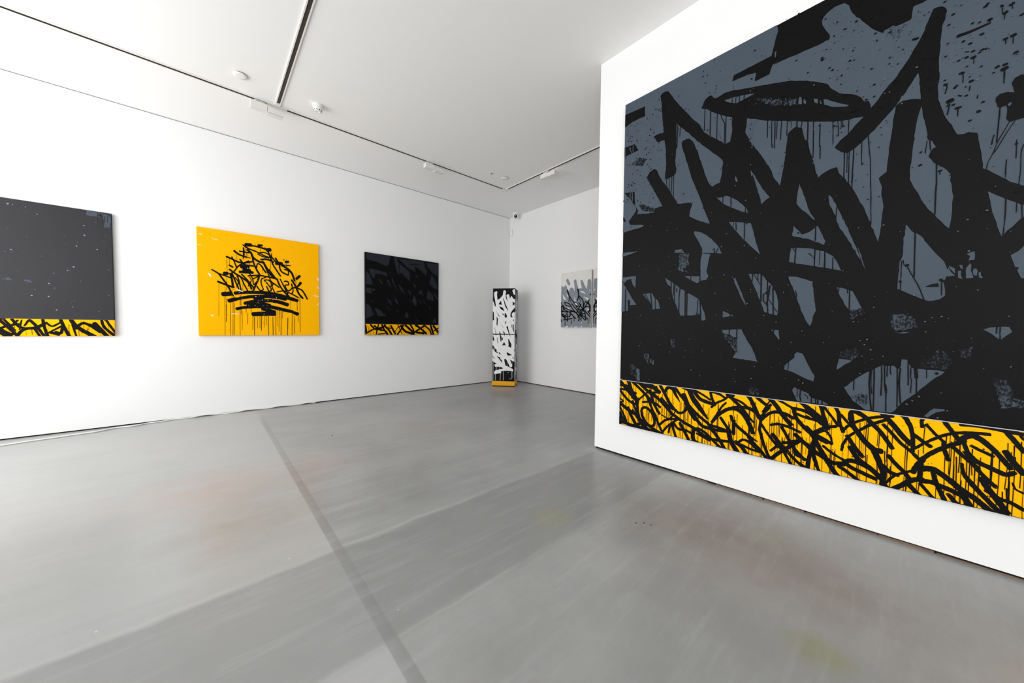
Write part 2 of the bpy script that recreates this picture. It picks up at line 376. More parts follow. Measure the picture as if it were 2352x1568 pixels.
# paint strokes: mm from each front's lower left corner; outlines x y..., strokes x y width...
BIG_SLATE="""-38 2955 1118 2982 1123 2891 1109 2836 1100 2793 1091 2750 1068 2751 1015 2748 961 2747 868 2740 860 2706 875 2634 823 2644 787 2638 754 2634 737 2647 728 2667 711 2675 690 2667 669 2645 655 2608 655 2605 688 2586 723 2551 766 2514 799 2490 832 2464 864 2445 868 2439 866 2398 870 2353 864 2312 859 2274 826 2265 805 2294 763 2331 719 2371 673 2424 652 2473 624 2515 591 2555 557 2608 509 2676 464 2746 417 2825 391 2870 365 2878 340 2875 325 2860 336 2804 347 2673 358 2568 361 2544 306 2552 274 2545 313 2483 370 2478 381 2408 387 2306 389 2235 382 2207 380 2167 389 2144 368 2126 310 2251 286 2270 259 2258 237 2244 221 2218 221 2212 262 2134 307 2048 341 1983 365 1933 297 1932 295 1896 137 1920 148 1949 129 1983 120 1999 127 1954 90 1914 57 1877 73 1841 203 1813 192 1799 74 1791 -12 1784 -31 1788;467 2571 508 2522 576 2439 632 2364 700 2286 766 2212 812 2159 817 2130 810 2088 801 1993 799 1995 772 1992 747 1981 729 2005 716 2029 697 2084 683 2131 668 2178 649 2236 634 2293 615 2338 593 2384 567 2413 544 2416 520 2413 509 2396 517 2356 543 2274 573 2168 604 2072 613 2047 642 1972 681 1863 709 1781 737 1709 729 1707 671 1738 625 1768 585 1796 591 1843 606 1887 590 1903 504 1916 489 1923 458 1981 411 2069 368 2138 324 2213 389 2144 451 2157 471 2173 475 2211 466 2243 467 2326 472 2374 468 2473;774 1895 791 1884 824 1881 844 1886 876 1865 916 1832 955 1786 979 1754 985 1725 938 1750 879 1789 825 1834 796 1869;623 1658 632 1671 664 1657 709 1627 758 1580 792 1533 810 1502 827 1465 743 1481 686 1492 690 1513 666 1574;691 1489 748 1471 736 1421 725 1354 721 1350 739 1306 723 1280 696 1278 657 1258 605 1292 557 1326 642 1314 678 1313 678 1373 679 1439;865 1690 1004 1650 1005 1647 1019 1595 1034 1533 1044 1492 1067 1419 1034 1456 996 1503 970 1536 915 1612 882 1659;896 2000 902 2009 916 1971 909 1965 899 1981;993 2022 1004 2001 1027 1952 1044 1918 1065 1871 1109 1800 1092 1792 1065 1766 1048 1838 1025 1921 1005 1990 1000 1973;961 2394 971 2389 1080 2325 1187 2277 1235 2256 1235 2219 1215 2208 1199 2195 1194 2170 1193 2138 1189 2100 1185 2042 1177 1964 1167 1880 1162 1864 1139 1906 1121 1952 1103 2002 1081 2046 1048 2112 1014 2171 987 2219 1000 2189 976 2249 954 2296 959 2337;1235 2256 1324 2212 1380 2188 1416 2170 1436 2167 1487 2152 1533 2147 1548 2144 1529 2122 1484 2070 1453 2047 1429 2016 1431 2006 1461 1971 1488 1957 1503 1966 1518 1974 1545 1996 1572 2024 1605 2062 1646 2112 1673 2146 1673 2133 1668 2092 1662 1997 1657 1938 1654 1872 1651 1822 1650 1793 1643 1787 1621 1768 1624 1750 1635 1709 1634 1664 1642 1618 1642 1576 1638 1508 1634 1440 1630 1402 1612 1462 1570 1601 1543 1669 1501 1770 1476 1818 1471 1818 1448 1866 1443 1890 1414 1888 1375 1871 1358 1854 1346 1889 1339 1933 1325 1983 1315 2021 1305 2071 1298 2108 1285 2117 1275 2160 1268 2198 1235 2219;1750 2284 1746 2278 1726 2237 1699 2189 1694 2189 1678 2154 1674 2146 1687 2156 1700 2162 1733 2155 1763 2139 1759 2205 1756 2248;813 2592 825 2589 876 2583 937 2568 1019 2543 967 2559 1021 2544 1105 2506 1109 2486 1156 2465 1189 2445 1221 2419 1237 2399 1242 2353 1220 2351 1165 2373 1142 2384 1121 2405 1097 2425 1021 2461 940 2489 909 2509 889 2532 862 2549 829 2573;1247 2403 1259 2397 1263 2350 1245 2359;1272 2381 1284 2356 1282 2341 1271 2354;1320 2357 1341 2345 1341 2317 1324 2333;1352 2334 1361 2304 1352 2312;1368 2330 1418 2291 1446 2267 1484 2239 1474 2236 1447 2247 1402 2270 1371 2296;1384 2681 1380 2720 1362 2757 1350 2786 1345 2815 1354 2835 1373 2852 1401 2863 1428 2860 1447 2855 1466 2829 1473 2800 1483 2772 1499 2740 1523 2704 1550 2660 1568 2631 1588 2605 1612 2578 1618 2589 1618 2591 1652 2584 1686 2584 1715 2587 1717 2595 1718 2614 1721 2647 1726 2650 1757 2648 1776 2654 1852 2602 1821 2584 1804 2591 1792 2590 1785 2570 1774 2533 1759 2482 1743 2441 1723 2401 1694 2346 1673 2308 1646 2278 1628 2254 1641 2266 1623 2248 1596 2203 1577 2181 1574 2203 1566 2226 1548 2229 1535 2260 1511 2286 1477 2308 1439 2332 1399 2382 1387 2410 1372 2425 1329 2457 1268 2494 1205 2529 1173 2539 1107 2562 1038 2583 965 2603 875 2634 860 2703 963 2697 1006 2687 1001 2629 1033 2631 1086 2635 1094 2672 1102 2688 1169 2684 1232 2681 1293 2680 1351 2679;1821 2584 1833 2568 1838 2550 1834 2528 1828 2495 1823 2442 1821 2400 1821 2350 1819 2320 1821 2276 1825 2227 1820 2183 1826 2127 1821 2143 1829 2092 1845 2025 1858 1988 1873 1957 1884 1921 1892 1901 1913 1894 1926 1899 1954 1883 1957 1867 1964 1810 1972 1748 1976 1702 1993 1687 2021 1654 2047 1625 2070 1601 2082 1591 2095 1580 2151 1543 2119 2450 1832 2615;1767 2102 1773 2055 1783 2002 1790 1960 1797 1910 1809 1902 1824 1864 1816 1861 1808 1851 1800 1822 1819 1783 1832 1770 1852 1747 1870 1720 1874 1689 1875 1706 1881 1657 1884 1625 1888 1571 1888 1515 1886 1469 1883 1438 1881 1427 1862 1455 1832 1507 1806 1548 1783 1600 1762 1658 1743 1710 1739 1721 1738 1792 1743 1846 1745 1904 1749 1968 1751 1999 1756 2043 1763 2081;1995 1584 2021 1557 2045 1534 2076 1508 2090 1493 2098 1491 2154 1457 2121 1445 2100 1436 2080 1410 2048 1364 2041 1355 2033 1385 2019 1447 2009 1497 2000 1553;1731 1478 1738 1471 1754 1439 1765 1427 1774 1422 1796 1395 1810 1363 1834 1317 1856 1281 1871 1257 1884 1211 1886 1225 1894 1201 1909 1179 1881 1179 1876 1159 1872 1153 1877 1124 1880 1079 1863 1061 1826 1053 1807 1064 1779 1083 1745 1105 1712 1128 1713 1196 1716 1280 1719 1282 1727 1321 1727 1388;1887 1234 1907 1216 1908 1190;1920 1233 1930 1231 1932 1209 1925 1216;1917 1202 1927 1204 1933 1160 1919 1167;1942 1214 1954 1237 1958 1228 1957 1200 1966 1162 1943 1162;1963 1202 1972 1211 1978 1195 1975 1171 1965 1178;1980 1185 1987 1190 1995 1159 1984 1160;1941 1286 1965 1296 1967 1253 1948 1252 1953 1273;2070 1258 2093 1278 2105 1298 2159 1317 2165 1127 2110 1144 2102 1148 2091 1184 2095 1198 2084 1202 2078 1229;2004 902 2023 912 2078 915 2087 891 2071 872 2057 854 2050 856 2030 880;1707 887 1728 882 1741 887 1765 887 1748 879 1730 879;1514 547 1556 595 1596 638 1637 670 1660 690 1678 698 1678 692 1713 696 1724 682 1732 679 1740 697 1741 735 1761 733 1778 690 1813 687 1845 685 1892 679 1866 649 1837 610 1806 566 1775 524 1747 489 1734 466 1717 435 1687 415 1612 426 1555 471 1532 512;1830 433 1850 466 1862 480 1898 482 1899 474 1872 462 1855 444 1843 428;1221 636 1231 666 1247 683 1275 714 1273 734 1286 749 1314 742 1331 701 1353 652 1376 607 1377 595 1372 567 1340 579 1262 619 1229 628;1269 494 1273 511 1296 510 1315 500 1352 486 1356 470 1383 455 1412 452 1450 429 1299 426;1486 720 1544 713 1479 652;1002 1292 1068 1285 1086 1270 1108 1232 1122 1220 1140 1196 1147 1166 1157 1163 1169 1127 1177 1061 1177 1007 1171 993 1103 1018 1081 1082 1049 1170 1022 1236;1227 1249 1256 1245 1306 1226 1350 1204 1350 1177 1361 1099 1372 1021 1358 982 1356 951 1345 920 1326 952 1303 1011 1283 1072 1255 1165 1241 1199;1464 1158 1480 1154 1513 1139 1534 1128 1551 1087 1576 1024 1558 1018 1522 1015 1499 1057 1476 1114;1142 895 1185 893 1189 825;1266 1846 1276 1812 1297 1748 1310 1690 1327 1639 1350 1590 1309 1644 1277 1683 1254 1724 1259 1790;1245 1578 1272 1539 1288 1512 1324 1522 1353 1545 1363 1552 1380 1509 1403 1451 1397 1426 1374 1445 1329 1473 1283 1495 1239 1514;1235 1433 1269 1431 1330 1416 1401 1387 1441 1351 1459 1315 1477 1266 1480 1258 1436 1273 1363 1299 1288 1323 1228 1345 1229 1367;1410 1731 1419 1721 1443 1670 1449 1645 1467 1602 1496 1522 1525 1432 1544 1378 1562 1311 1548 1338 1498 1456 1463 1525 1445 1596 1418 1662;1547 1387 1564 1336 1585 1248 1579 1262 1559 1330;-15 1369 84 1373 138 1372 137 1263 110 1298 91 1353 54 1348 21 1312 -14 1321;-14 1318 18 1307 56 1253 100 1183 147 1114 66 1112 64 1062 -8 1059;206 1206 289 1210 318 1164 345 1141 368 1070 301 1067 264 1135;404 1328 450 1292 521 1236 563 1208 571 1177 599 1183 669 1137 686 1098 692 1007 537 1008 516 1056 474 1154 463 1200 457 1241 426 1269;688 1098 702 1059 716 1030 726 968 700 964;907 1268 920 1271 954 1177 994 1069 987 1074 950 1151;845 1033 892 1009 918 994 844 987;843 891 967 898 1001 824 1032 773 1056 713 1072 670 917 690 939 731 946 769 940 836 852 868;-20 1601 150 1589 79 1575 -19 1558;475 1526 484 1549 533 1546 557 1513;307 590 312 622 323 626 321 586;288 599 292 637 301 632 299 600;168 432 163 523 145 554 193 531 198 433"""
BIG_DRY="""514 1512 595 1499 593 1408 547 1375 590 1352 518 1375 503 1392 521 1437;852 866 944 836 947 724 911 767;1488 724 1487 762 1545 790 1577 756 1547 717;2035 663 2089 659 2100 575 2130 565 2131 536 2068 518 2054 582;102 579 126 575 163 550 168 446 110 484;224 670 269 684 275 641 274 587 242 633;1692 975 1738 987 1783 956 1793 913 1718 889 1694 923;152 1996 187 1997 294 1933 295 1899 205 1934 176 1957;1548 500 1592 524 1614 517 1614 452 1568 466;463 809 497 815 504 739 469 748;1804 712 1872 799 1909 759 1911 696 1813 690;1525 1015 1576 1024 1589 995 1539 960;1025 486 1091 473 1081 437 1026 438;49 2382 148 2417 223 2375 179 2327;1931 802 1977 819 1970 757 1942 755;1004 2510 1234 2399 1236 2356 1111 2414 1059 2455"""
BIG_DRY_DARK="""965 2381 1024 2347 996 2300 1000 2172 964 2288;1618 2590 1698 2575 1678 2506 1642 2541"""
BIG_BLACK="""-36 2852 190 2838 193 2753 140 2758 70 2756 -33 2730;-29 2556 99 2551 138 2482 -27 2471;11 2143 108 2127 114 2000 68 2073;-6 1942 30 1889 18 1875 -8 1909;2045 2078 2053 2097 2069 2104 2097 2092 2104 1897 2084 1898 2061 1897 2045 1896 2035 1916 2037 1944 2036 1970 2032 1979 2017 1975 2008 1983 2002 2012 2003 2029 2013 2042 2033 2042 2054 2029 2051 2050;1810 1130 1830 1141 1855 1147 1858 1126;66 1112 62 1157 74 1165 86 1150 84 1111"""
BIG_SLATE_TOP="""3 2552 10 2550 11 2472 5 2475;46 2541 52 2539 75 2482 68 2482;82 2552 88 2551 90 2482 84 2481;1109 2764 1119 2766 1117 2725 1112 2728;2037 1981 2045 1989 2049 1981 2042 1970;148 1949 205 1934 206 1913 143 1923;63 2151 69 2149 71 2066 65 2079;83 2145 90 2143 93 2044 85 2051"""
BIG_DRIPS="""681 2591 5 679 2424 5;721 2552 6 722 2370 6;767 2511 5 769 2323 5;791 2498 5 800 2467 5 822 2413 5;828 2466 5 828 2264 5;820 2419 4 822 2267 4;771 2395 1 813 2275 1;478 2557 6 476 2445 6 475 2377 6;498 2534 5 495 2457 5;391 2156 4 400 2087 4;418 2147 5 419 2042 5;439 2155 5 440 2031 5;454 2161 5 456 1981 5;864 2579 4 865 2545 4;888 2576 4 887 2530 4;910 2578 5 911 2504 5;939 2572 5 939 2487 5;1161 2466 7 1164 2372 7;1188 2449 5 1190 2409 5 1196 2362 5;1098 2509 4 1099 2472 4;1084 2327 5 1084 2210 5;1107 2310 5 1110 2171 5 1115 2130 5;1124 2307 5 1127 2205 5 1126 2122 5;1137 2301 4 1136 2181 4;1161 2291 4 1158 2164 4;1191 2278 4 1192 2178 4;1187 2277 3 1212 2259 3 1211 2224 3;1242 2256 7 1243 2212 7;1265 2243 4 1267 2225 4 1262 2196 5;1297 2231 6 1299 2108 6;1325 2215 5 1327 2085 5 1328 2047 5 1328 1986 5;1357 2186 5 1357 2055 5 1361 2046 5 1363 1968 5;1416 2171 4 1418 2123 4 1420 2034 4;1438 2166 4 1443 2083 4 1436 2079 6;1453 2161 3 1454 2124 3;1460 2160 3 1461 2121 3;1487 2153 4 1486 2066 4;1473 1966 5 1475 1817 5;1485 1962 3 1487 1840 3;1494 1962 4 1495 1875 4 1496 1779 5;1513 1973 5 1512 1869 5 1510 1774 5;1495 1830 4 1496 1772 4;1513 1824 5 1511 1746 5;1546 1997 4 1548 1871 3 1554 1876 5;1571 2027 4 1577 1952 4 1585 1862 4 1589 1750 4 1592 1694 4 1598 1507 4;2016 1978 4 2014 1896 4 2012 1812 4;2045 1897 3 2015 1814 3 2003 1763 3 1990 1723 3 1987 1693 3;2060 1896 3 2032 1831 3 2016 1787 3 2002 1758 3;1829 1773 5 1832 1675 5 1831 1625 5 1832 1508 5;1792 1908 3 1789 1842 3;1802 1907 4 1806 1853 4;1889 2033 4 1890 1992 4;2068 1804 3 2069 1716 3;2043 1719 3 2042 1679 3 2043 1635 3;2088 1774 4 2082 1737 3 2083 1660 3 2081 1598 3 2081 1592 3;2047 1535 4 2048 1446 4 2045 1359 4;2078 1508 3 2078 1459 3;2092 1495 3 2095 1432 3;1767 1428 5 1770 1248 5 1771 1185 5;1728 1285 4 1733 1258 4 1743 1250 4 1762 1201 4 1790 1131 4 1809 1063 4;1723 1279 4 1723 1178 4 1723 1120 4;1866 1163 4 1868 1082 4;1742 1256 16 1745 1251 16;1721 1170 11 1722 1163 11;1862 1164 13 1872 1153 13;2003 2465 7 2008 2455 7;2005 2458 3 2008 2424 3;2012 2418 12 2020 2424 12;2015 2421 3 2014 2392 3;2028 2448 11 2038 2451 11;2034 2448 3 2035 2427 3;2037 2299 14 2047 2301 14;2042 2299 3 2042 2262 3;2016 2296 11 2025 2296 11;2021 2294 3 2022 2273 3;1924 2262 12 1935 2263 12;1931 2262 3 1931 2232 3;1889 2204 11 1902 2202 11;1897 2203 3 1901 2183 3 1900 2154 4;2016 2154 17 2029 2158 17;2023 2156 4 2023 2088 4;2019 2175 11 2029 2176 11;1998 2174 11 2005 2178 11;1968 2417 12 1977 2418 12;1972 2417 3 1974 2398 3;1877 2397 15 1924 2396 12 1972 2401 8;1841 2173 11 1850 2172 11;1845 2171 4 1850 2155 5 1845 2126 5;1874 2138 9 1883 2150 9;1922 2147 12 1931 2148 12;1924 2126 4 1922 2102 4;1947 2361 11 1955 2362 11;1953 2488 10 1961 2491 10;2058 2381 9 2066 2383 9;1922 2293 7 1932 2294 7;1948 2284 6 1970 2283 6;1903 2303 5 1913 2300 5;1880 2271 8 1887 2272 8;1904 2274 10 1912 2274 10;1892 2359 9 1899 2360 9;1914 2336 10 1921 2336 10;1725 2473 11 1743 2468 11;1856 2079 20 1870 2083 20;1871 2056 9 1878 2057 9;1854 2058 8 1862 2064 5 1856 2014 5;1882 2034 11 1898 2034 11;1951 1986 14 1957 1987 14;1925 1952 8 1933 1954 8;1911 2083 8 1917 2084 8;1889 2097 6 1898 2088 6;1947 2053 4 1949 2069 4;1837 1733 9 1847 1734 9;1841 1732 4 1842 1715 4;1769 1785 10 1777 1787 10;1998 1806 4 2000 1832 4 2003 1851 4;1771 1852 9 1775 1856 9;823 1882 5 823 1839 5;876 1865 6 878 1791 6;970 1761 6 970 1735 6;897 1676 4 898 1651 4;913 1670 6 916 1619 6;967 1658 6 968 1541 6;772 1511 7 778 1475 7;801 1510 6 788 1474 6;1355 1546 6 1355 1460 6;1261 1432 6 1259 1395 6 1257 1331 6;1356 1408 6 1355 1299 6;1380 1395 3 1379 1303 3;1403 1389 6 1404 1283 6;1441 1342 4 1441 1266 4;1244 1433 4 1261 1402 4;1325 1388 4 1353 1351 4;1448 1643 4 1448 1580 4;1354 1324 4 1355 1297 4;1404 1321 6 1405 1279 6;1441 1319 4 1442 1267 4;1026 1290 6 1024 1234 6;1058 1286 5 1058 1241 5;1077 1284 8 1080 1091 8;1114 1227 7 1116 1114 7 1122 1009 7;1146 1176 7 1152 995 7;1033 1289 4 1051 1251 4 1075 1208 4;1124 1147 8 1095 1141 8 1096 1094 7 1112 1076 7;1128 1197 10 1121 1130 10 1114 1064 10;1113 1156 17 1121 1135 17;1118 1114 4 1150 1058 4 1172 1015 4;1474 1155 4 1473 1133 4;1521 1135 5 1523 1013 5;1512 1139 4 1512 1119 4;1265 1153 5 1274 1124 5 1272 1112 5;1158 895 7 1155 864 7;1244 681 4 1243 646 4 1240 615 5;1295 512 4 1295 455 4;1311 502 6 1310 464 6 1314 432 6;1331 479 4 1347 465 4 1349 452 4;1367 470 5 1367 429 5;1388 456 5 1387 426 5;1398 454 7 1399 426 7;1418 453 6 1419 428 6;1556 597 5 1557 538 5;1621 656 6 1620 590 6 1626 501 6 1633 428 6;1627 662 4 1627 591 4 1632 527 4;1637 670 6 1639 592 6 1641 430 6;1666 691 5 1669 613 5 1668 521 5;1678 700 5 1681 583 5;1684 584 10 1688 542 10;1688 549 5 1690 433 5;1688 698 3 1690 633 3;1689 693 4 1688 633 4;1700 694 3 1700 669 4 1704 645 4;1726 684 5 1729 603 5 1732 465 5;1738 685 6 1736 604 6 1744 488 6;1765 735 5 1769 594 5;1776 692 4 1776 636 4 1780 623 4 1779 552 4;1792 685 13 1795 668 13 1797 638 13;1797 645 5 1800 551 5;1831 688 3 1832 639 3;1864 668 13 1868 669 13;2043 915 4 2043 883 4;2052 915 4 2054 855 4;41 1262 10 41 1052 10;228 1207 6 298 1083 6;281 1214 8 295 1080 8;323 1163 6 325 1064 6;456 1287 7 458 1236 7;480 1272 7 476 1174 7;487 1259 6 487 1133 6;530 1233 8 523 1171 8 524 1021 8;571 1182 9 574 1002 9;585 1179 9 586 997 9;667 1132 5 666 1070 5 663 1012 5;685 1103 8 691 1002 8;503 1232 8 503 1202 8;658 1020 8 681 1012 8;891 896 6 892 850 6;940 898 7 942 838 7;894 1011 6 895 991 6;610 1318 6 611 1289 6;677 1356 7 679 1268 7;-2 1337 6 30 1317 5"""
BIG_STRIP="""-14 423 34 131 283 33 177 239 33;7 369 26 74 369 27 121 324 28 131 266 28;3 333 21 84 332 21 166 314 21;81 438 38 121 332 38 177 248 37 164 220 33;105 433 28 219 346 27 306 269 27;173 428 29 279 346 28 363 302 27;261 410 39 320 393 39 378 352 39;155 426 35 261 393 34 353 389 33;279 338 20 346 348 20 378 360 19;168 238 16 237 307 16 295 365 16;3 320 26 86 242 25 169 213 22 186 258 22;-5 245 15 39 225 16 6 207 13;-4 205 35 97 149 34 189 115 33;132 240 25 161 169 25 207 94 25 269 48 24;177 223 27 188 140 28 217 62 28 270 24 28;224 130 26 223 180 24 257 203 26 309 171 27 339 112 26 336 63 23 303 47 26 260 71 28 224 130 28;228 244 21 290 258 21 348 251 22 389 226 22;263 311 23 299 235 23 342 153 23 377 79 23 402 29 22;296 357 26 323 271 26 349 219 26 383 169 26;321 336 28 396 275 27 469 209 27 500 176 27;376 428 29 418 358 28 475 265 28 537 210 24 581 222 21 605 264 28 600 316 37 577 358 23;577 366 37 608 295 36 631 239 37 674 180 37;426 367 27 448 402 27 487 399 29 518 349 24 549 301 8;395 307 24 460 247 23 499 230 23;494 427 26 548 362 25 615 289 25 687 220 25 762 169 24 809 129 24 903 136 22;399 164 12 462 145 11 500 184 10 521 234 10;385 73 20 432 123 20 493 147 21 553 156 21;500 184 27 583 139 26 669 105 25 725 73 25 785 51 24 905 60 22;403 5 19 449 71 19 501 122 18 538 153 18;501 122 22 540 76 22 606 75 21 656 57 21;501 122 17 472 68 17 465 24 18;494 97 22 519 17 23 535 -18 23;554 125 26 584 78 26 622 11 25 641 -15 25;666 104 28 657 50 30 672 -14 31;662 96 20 697 111 21 751 87 22 792 53 21 831 20 21 889 -15 21;684 71 17 732 53 17 779 35 17;668 7 24 734 -13 23;611 431 36 649 347 41 699 281 41 762 202 15;647 421 29 704 348 29 810 322 28;501 440 19 576 419 19 641 390 18;640 420 17 717 387 17 777 352 16;775 424 21 787 368 22 810 322 22;785 296 17 823 338 17 878 376 16 907 422 16;782 418 19 840 405 19 884 377 18;889 412 31 931 411 30;789 167 12 838 249 25 898 302 27 952 312 29 993 286 29 1029 232 31 1059 159 28;788 182 15 819 238 15 855 309 15 885 349 15;928 321 23 998 334 23 1049 323 23 1105 281 22;901 407 26 951 360 26 987 325 24 1028 272 20 1065 233 9;902 393 17 968 376 17 1026 339 16 1082 322 16;851 230 22 889 175 22 921 133 22;918 257 22 937 213 23 985 169 24 1043 128 21 1088 106 8;939 227 25 939 124 25;645 234 28 716 145 28 790 125 27 843 65 26 888 -8 25;776 158 22 840 150 22 909 137 22;905 151 33 923 71 34 973 -12 35;953 72 29 994 42 28 1036 -8 28 1091 -12 27;959 53 17 999 97 19 1050 83 21 1098 36 20;988 60 19 1046 42 18 1101 34 18;1032 126 24 1067 87 24 1117 35 23 1145 -3 23;1018 431 28 1047 382 27 1071 327 27 1094 272 26;1062 431 23 1113 387 23 1145 360 19 1125 324 19 1105 274 19 1097 194 19;1097 194 20 1114 132 20 1144 42 20 1171 -2 21;1100 257 20 1146 315 20 1187 335 23 1237 332 23 1282 310 22;1106 235 18 1151 167 18 1193 114 19 1235 74 18 1277 -2 17;1143 430 30 1186 380 29 1218 329 29 1269 264 29;1159 240 18 1200 255 19 1255 248 19 1318 225 19;1220 241 20 1252 179 20 1288 113 21 1346 50 21;1109 321 10 1154 413 9;1130 338 18 1157 381 18;1169 434 17 1225 405 16 1275 377 16;1270 376 22 1323 373 22 1369 352 21 1420 302 20;1280 377 22 1291 324 23 1325 276 25 1377 227 26 1449 191 26;1285 348 17 1342 328 17 1392 320 17 1428 310 17;1171 179 28 1213 125 27 1260 74 27;1161 -2 24 1205 53 24 1259 112 24 1319 171 23;1164 61 16 1214 119 16 1272 153 17 1319 171 17;1228 141 17 1287 125 16 1298 73 16 1360 54 16;1290 207 25 1328 173 25 1376 131 25 1453 87 25;1307 431 24 1359 380 23 1406 323 22;1357 -14 21 1364 61 20 1380 132 20 1387 200 20;1382 210 21 1420 131 21 1454 64 21;1386 103 17 1416 -2 16;1265 69 20 1314 22 20 1366 -5 20;1414 425 19 1427 351 19 1444 272 19;1373 214 17 1412 259 17 1447 291 17;-3 175 22 42 104 22 91 10 22;3 114 31 62 30 30 146 5 28;15 28 31 182 13 30 287 11 29 379 -17 30;87 173 33 126 94 33 182 13 33;134 156 25 199 75 25 262 -3 24;182 34 26 252 61 27 329 28 28 411 -1 28;4 70 39 11 -16 39;1343 398 32 1380 368 31 1417 334 28 1440 280 27;1412 428 22 1429 354 22 1451 277 22;1425 418 15 1463 361 15 1499 305 15;1345 338 16 1373 325 16 1418 311 15;1478 427 21 1496 385 20 1502 328 19 1520 275 20;1505 380 15 1538 336 15 1567 303 15;1380 237 19 1436 282 19 1486 302 20;1347 271 19 1380 237 20 1429 213 20 1471 188 20;1398 235 13 1436 262 14 1463 233 12 1473 192 11;1520 286 15 1551 330 16 1612 373 17 1656 393 18 1720 410 15;1546 355 20 1549 400 20 1568 409 28 1604 388 26 1635 356 24 1673 311 23 1704 259 22 1722 227 21;1549 395 25 1559 329 26 1584 284 28 1616 237 29 1651 202 32 1680 199 33;1516 160 14 1522 201 14 1549 259 15 1591 303 16 1635 345 17 1693 385 17;1537 256 22 1571 197 22 1607 146 22;1673 429 27 1699 391 26 1729 350 26 1762 300 26 1793 266 27;1683 356 18 1716 315 17 1752 266 17 1791 229 17 1828 184 17;1751 428 24 1768 405 22 1787 357 20 1795 303 18 1797 231 18;1798 324 19 1825 300 19 1859 273 19;1803 248 14 1838 288 14 1881 329 15 1922 358 16 1977 376 17 2041 382 17;1826 371 15 1824 406 15 1830 425 16;1822 370 10 1844 393 10;1844 383 14 1874 342 14 1906 305 14;1893 430 19 1915 391 19 1940 348 19 1956 318 19;1828 194 21 1862 239 21 1901 279 22 1947 316 22 1967 335 21;1900 314 16 1907 261 17 1920 216 17;1951 411 14 1990 417 19 2045 415 19 2082 410 20 2136 404 18;1961 343 24 1986 364 28 2014 352 26 2040 326 23 2070 288 21 2106 230 20;1961 343 16 1977 281 17 2001 244 20 2024 228 22 2060 211 23 2092 198 23 2117 215 19;1988 312 15 2022 293 15 2055 276 15;1924 300 18 1961 257 18 1996 219 17 2026 176 17 2068 125 17;2088 311 23 2110 267 24 2142 215 24;2085 410 21 2109 371 20 2139 320 20;2110 425 10 2137 378 10;1350 157 27 1388 119 27 1433 96 28 1476 73 28 1530 81 26;1380 225 25 1409 160 25 1441 104 25 1469 47 26 1508 -10 26;1431 166 16 1475 131 16 1538 97 16;1522 70 22 1546 105 27 1589 107 30 1636 88 28 1682 48 27;1538 86 23 1559 69 24 1606 51 24 1664 31 23;1551 192 25 1588 129 26 1643 85 27 1686 38 26;1506 59 23 1544 36 22 1605 -11 22;1653 192 29 1671 142 29 1691 78 26 1690 7 25;1708 183 21 1736 145 21 1768 108 21 1796 70 20;1690 121 20 1716 91 22 1748 81 22;1704 23 12 1731 70 13 1768 103 14 1807 128 14;1801 114 23 1816 159 23 1835 196 24;1828 194 21 1828 143 20 1825 80 20;1720 -14 25 1760 27 24 1803 73 26 1838 87 28;1827 142 30 1865 154 32 1896 139 29 1930 111 27 1967 75 28 2008 47 27 2042 13 26 2064 -6 26;1829 76 25 1867 84 26 1895 74 25 1932 62 25 1962 49 24;1783 50 23 1815 10 23 1832 -10 24;1829 61 17 1856 25 16 1886 -15 16;1871 136 19 1883 85 20 1903 32 20 1920 -16 20;1924 40 18 1952 1 20 1981 -11 21;1964 64 26 1980 32 26 2001 -13 26;1962 214 12 1970 163 16 1988 131 21 2015 92 21 2043 56 21 2074 17 22 2104 -8 23;2024 157 24 2044 112 25 2070 71 25 2103 10 25;2039 101 18 2078 74 19 2109 67 19 2148 44 18;1966 277 11 1990 236 11 2017 202 11;2101 201 5 2106 71 5;2097 131 6 2105 -7 6;2113 164 6 2122 136 8 2145 124 10;1364 -3 21 1367 77 20 1380 171 20;1384 94 16 1404 28 16 1427 -13 17;1693 19 20 1720 -14 20"""
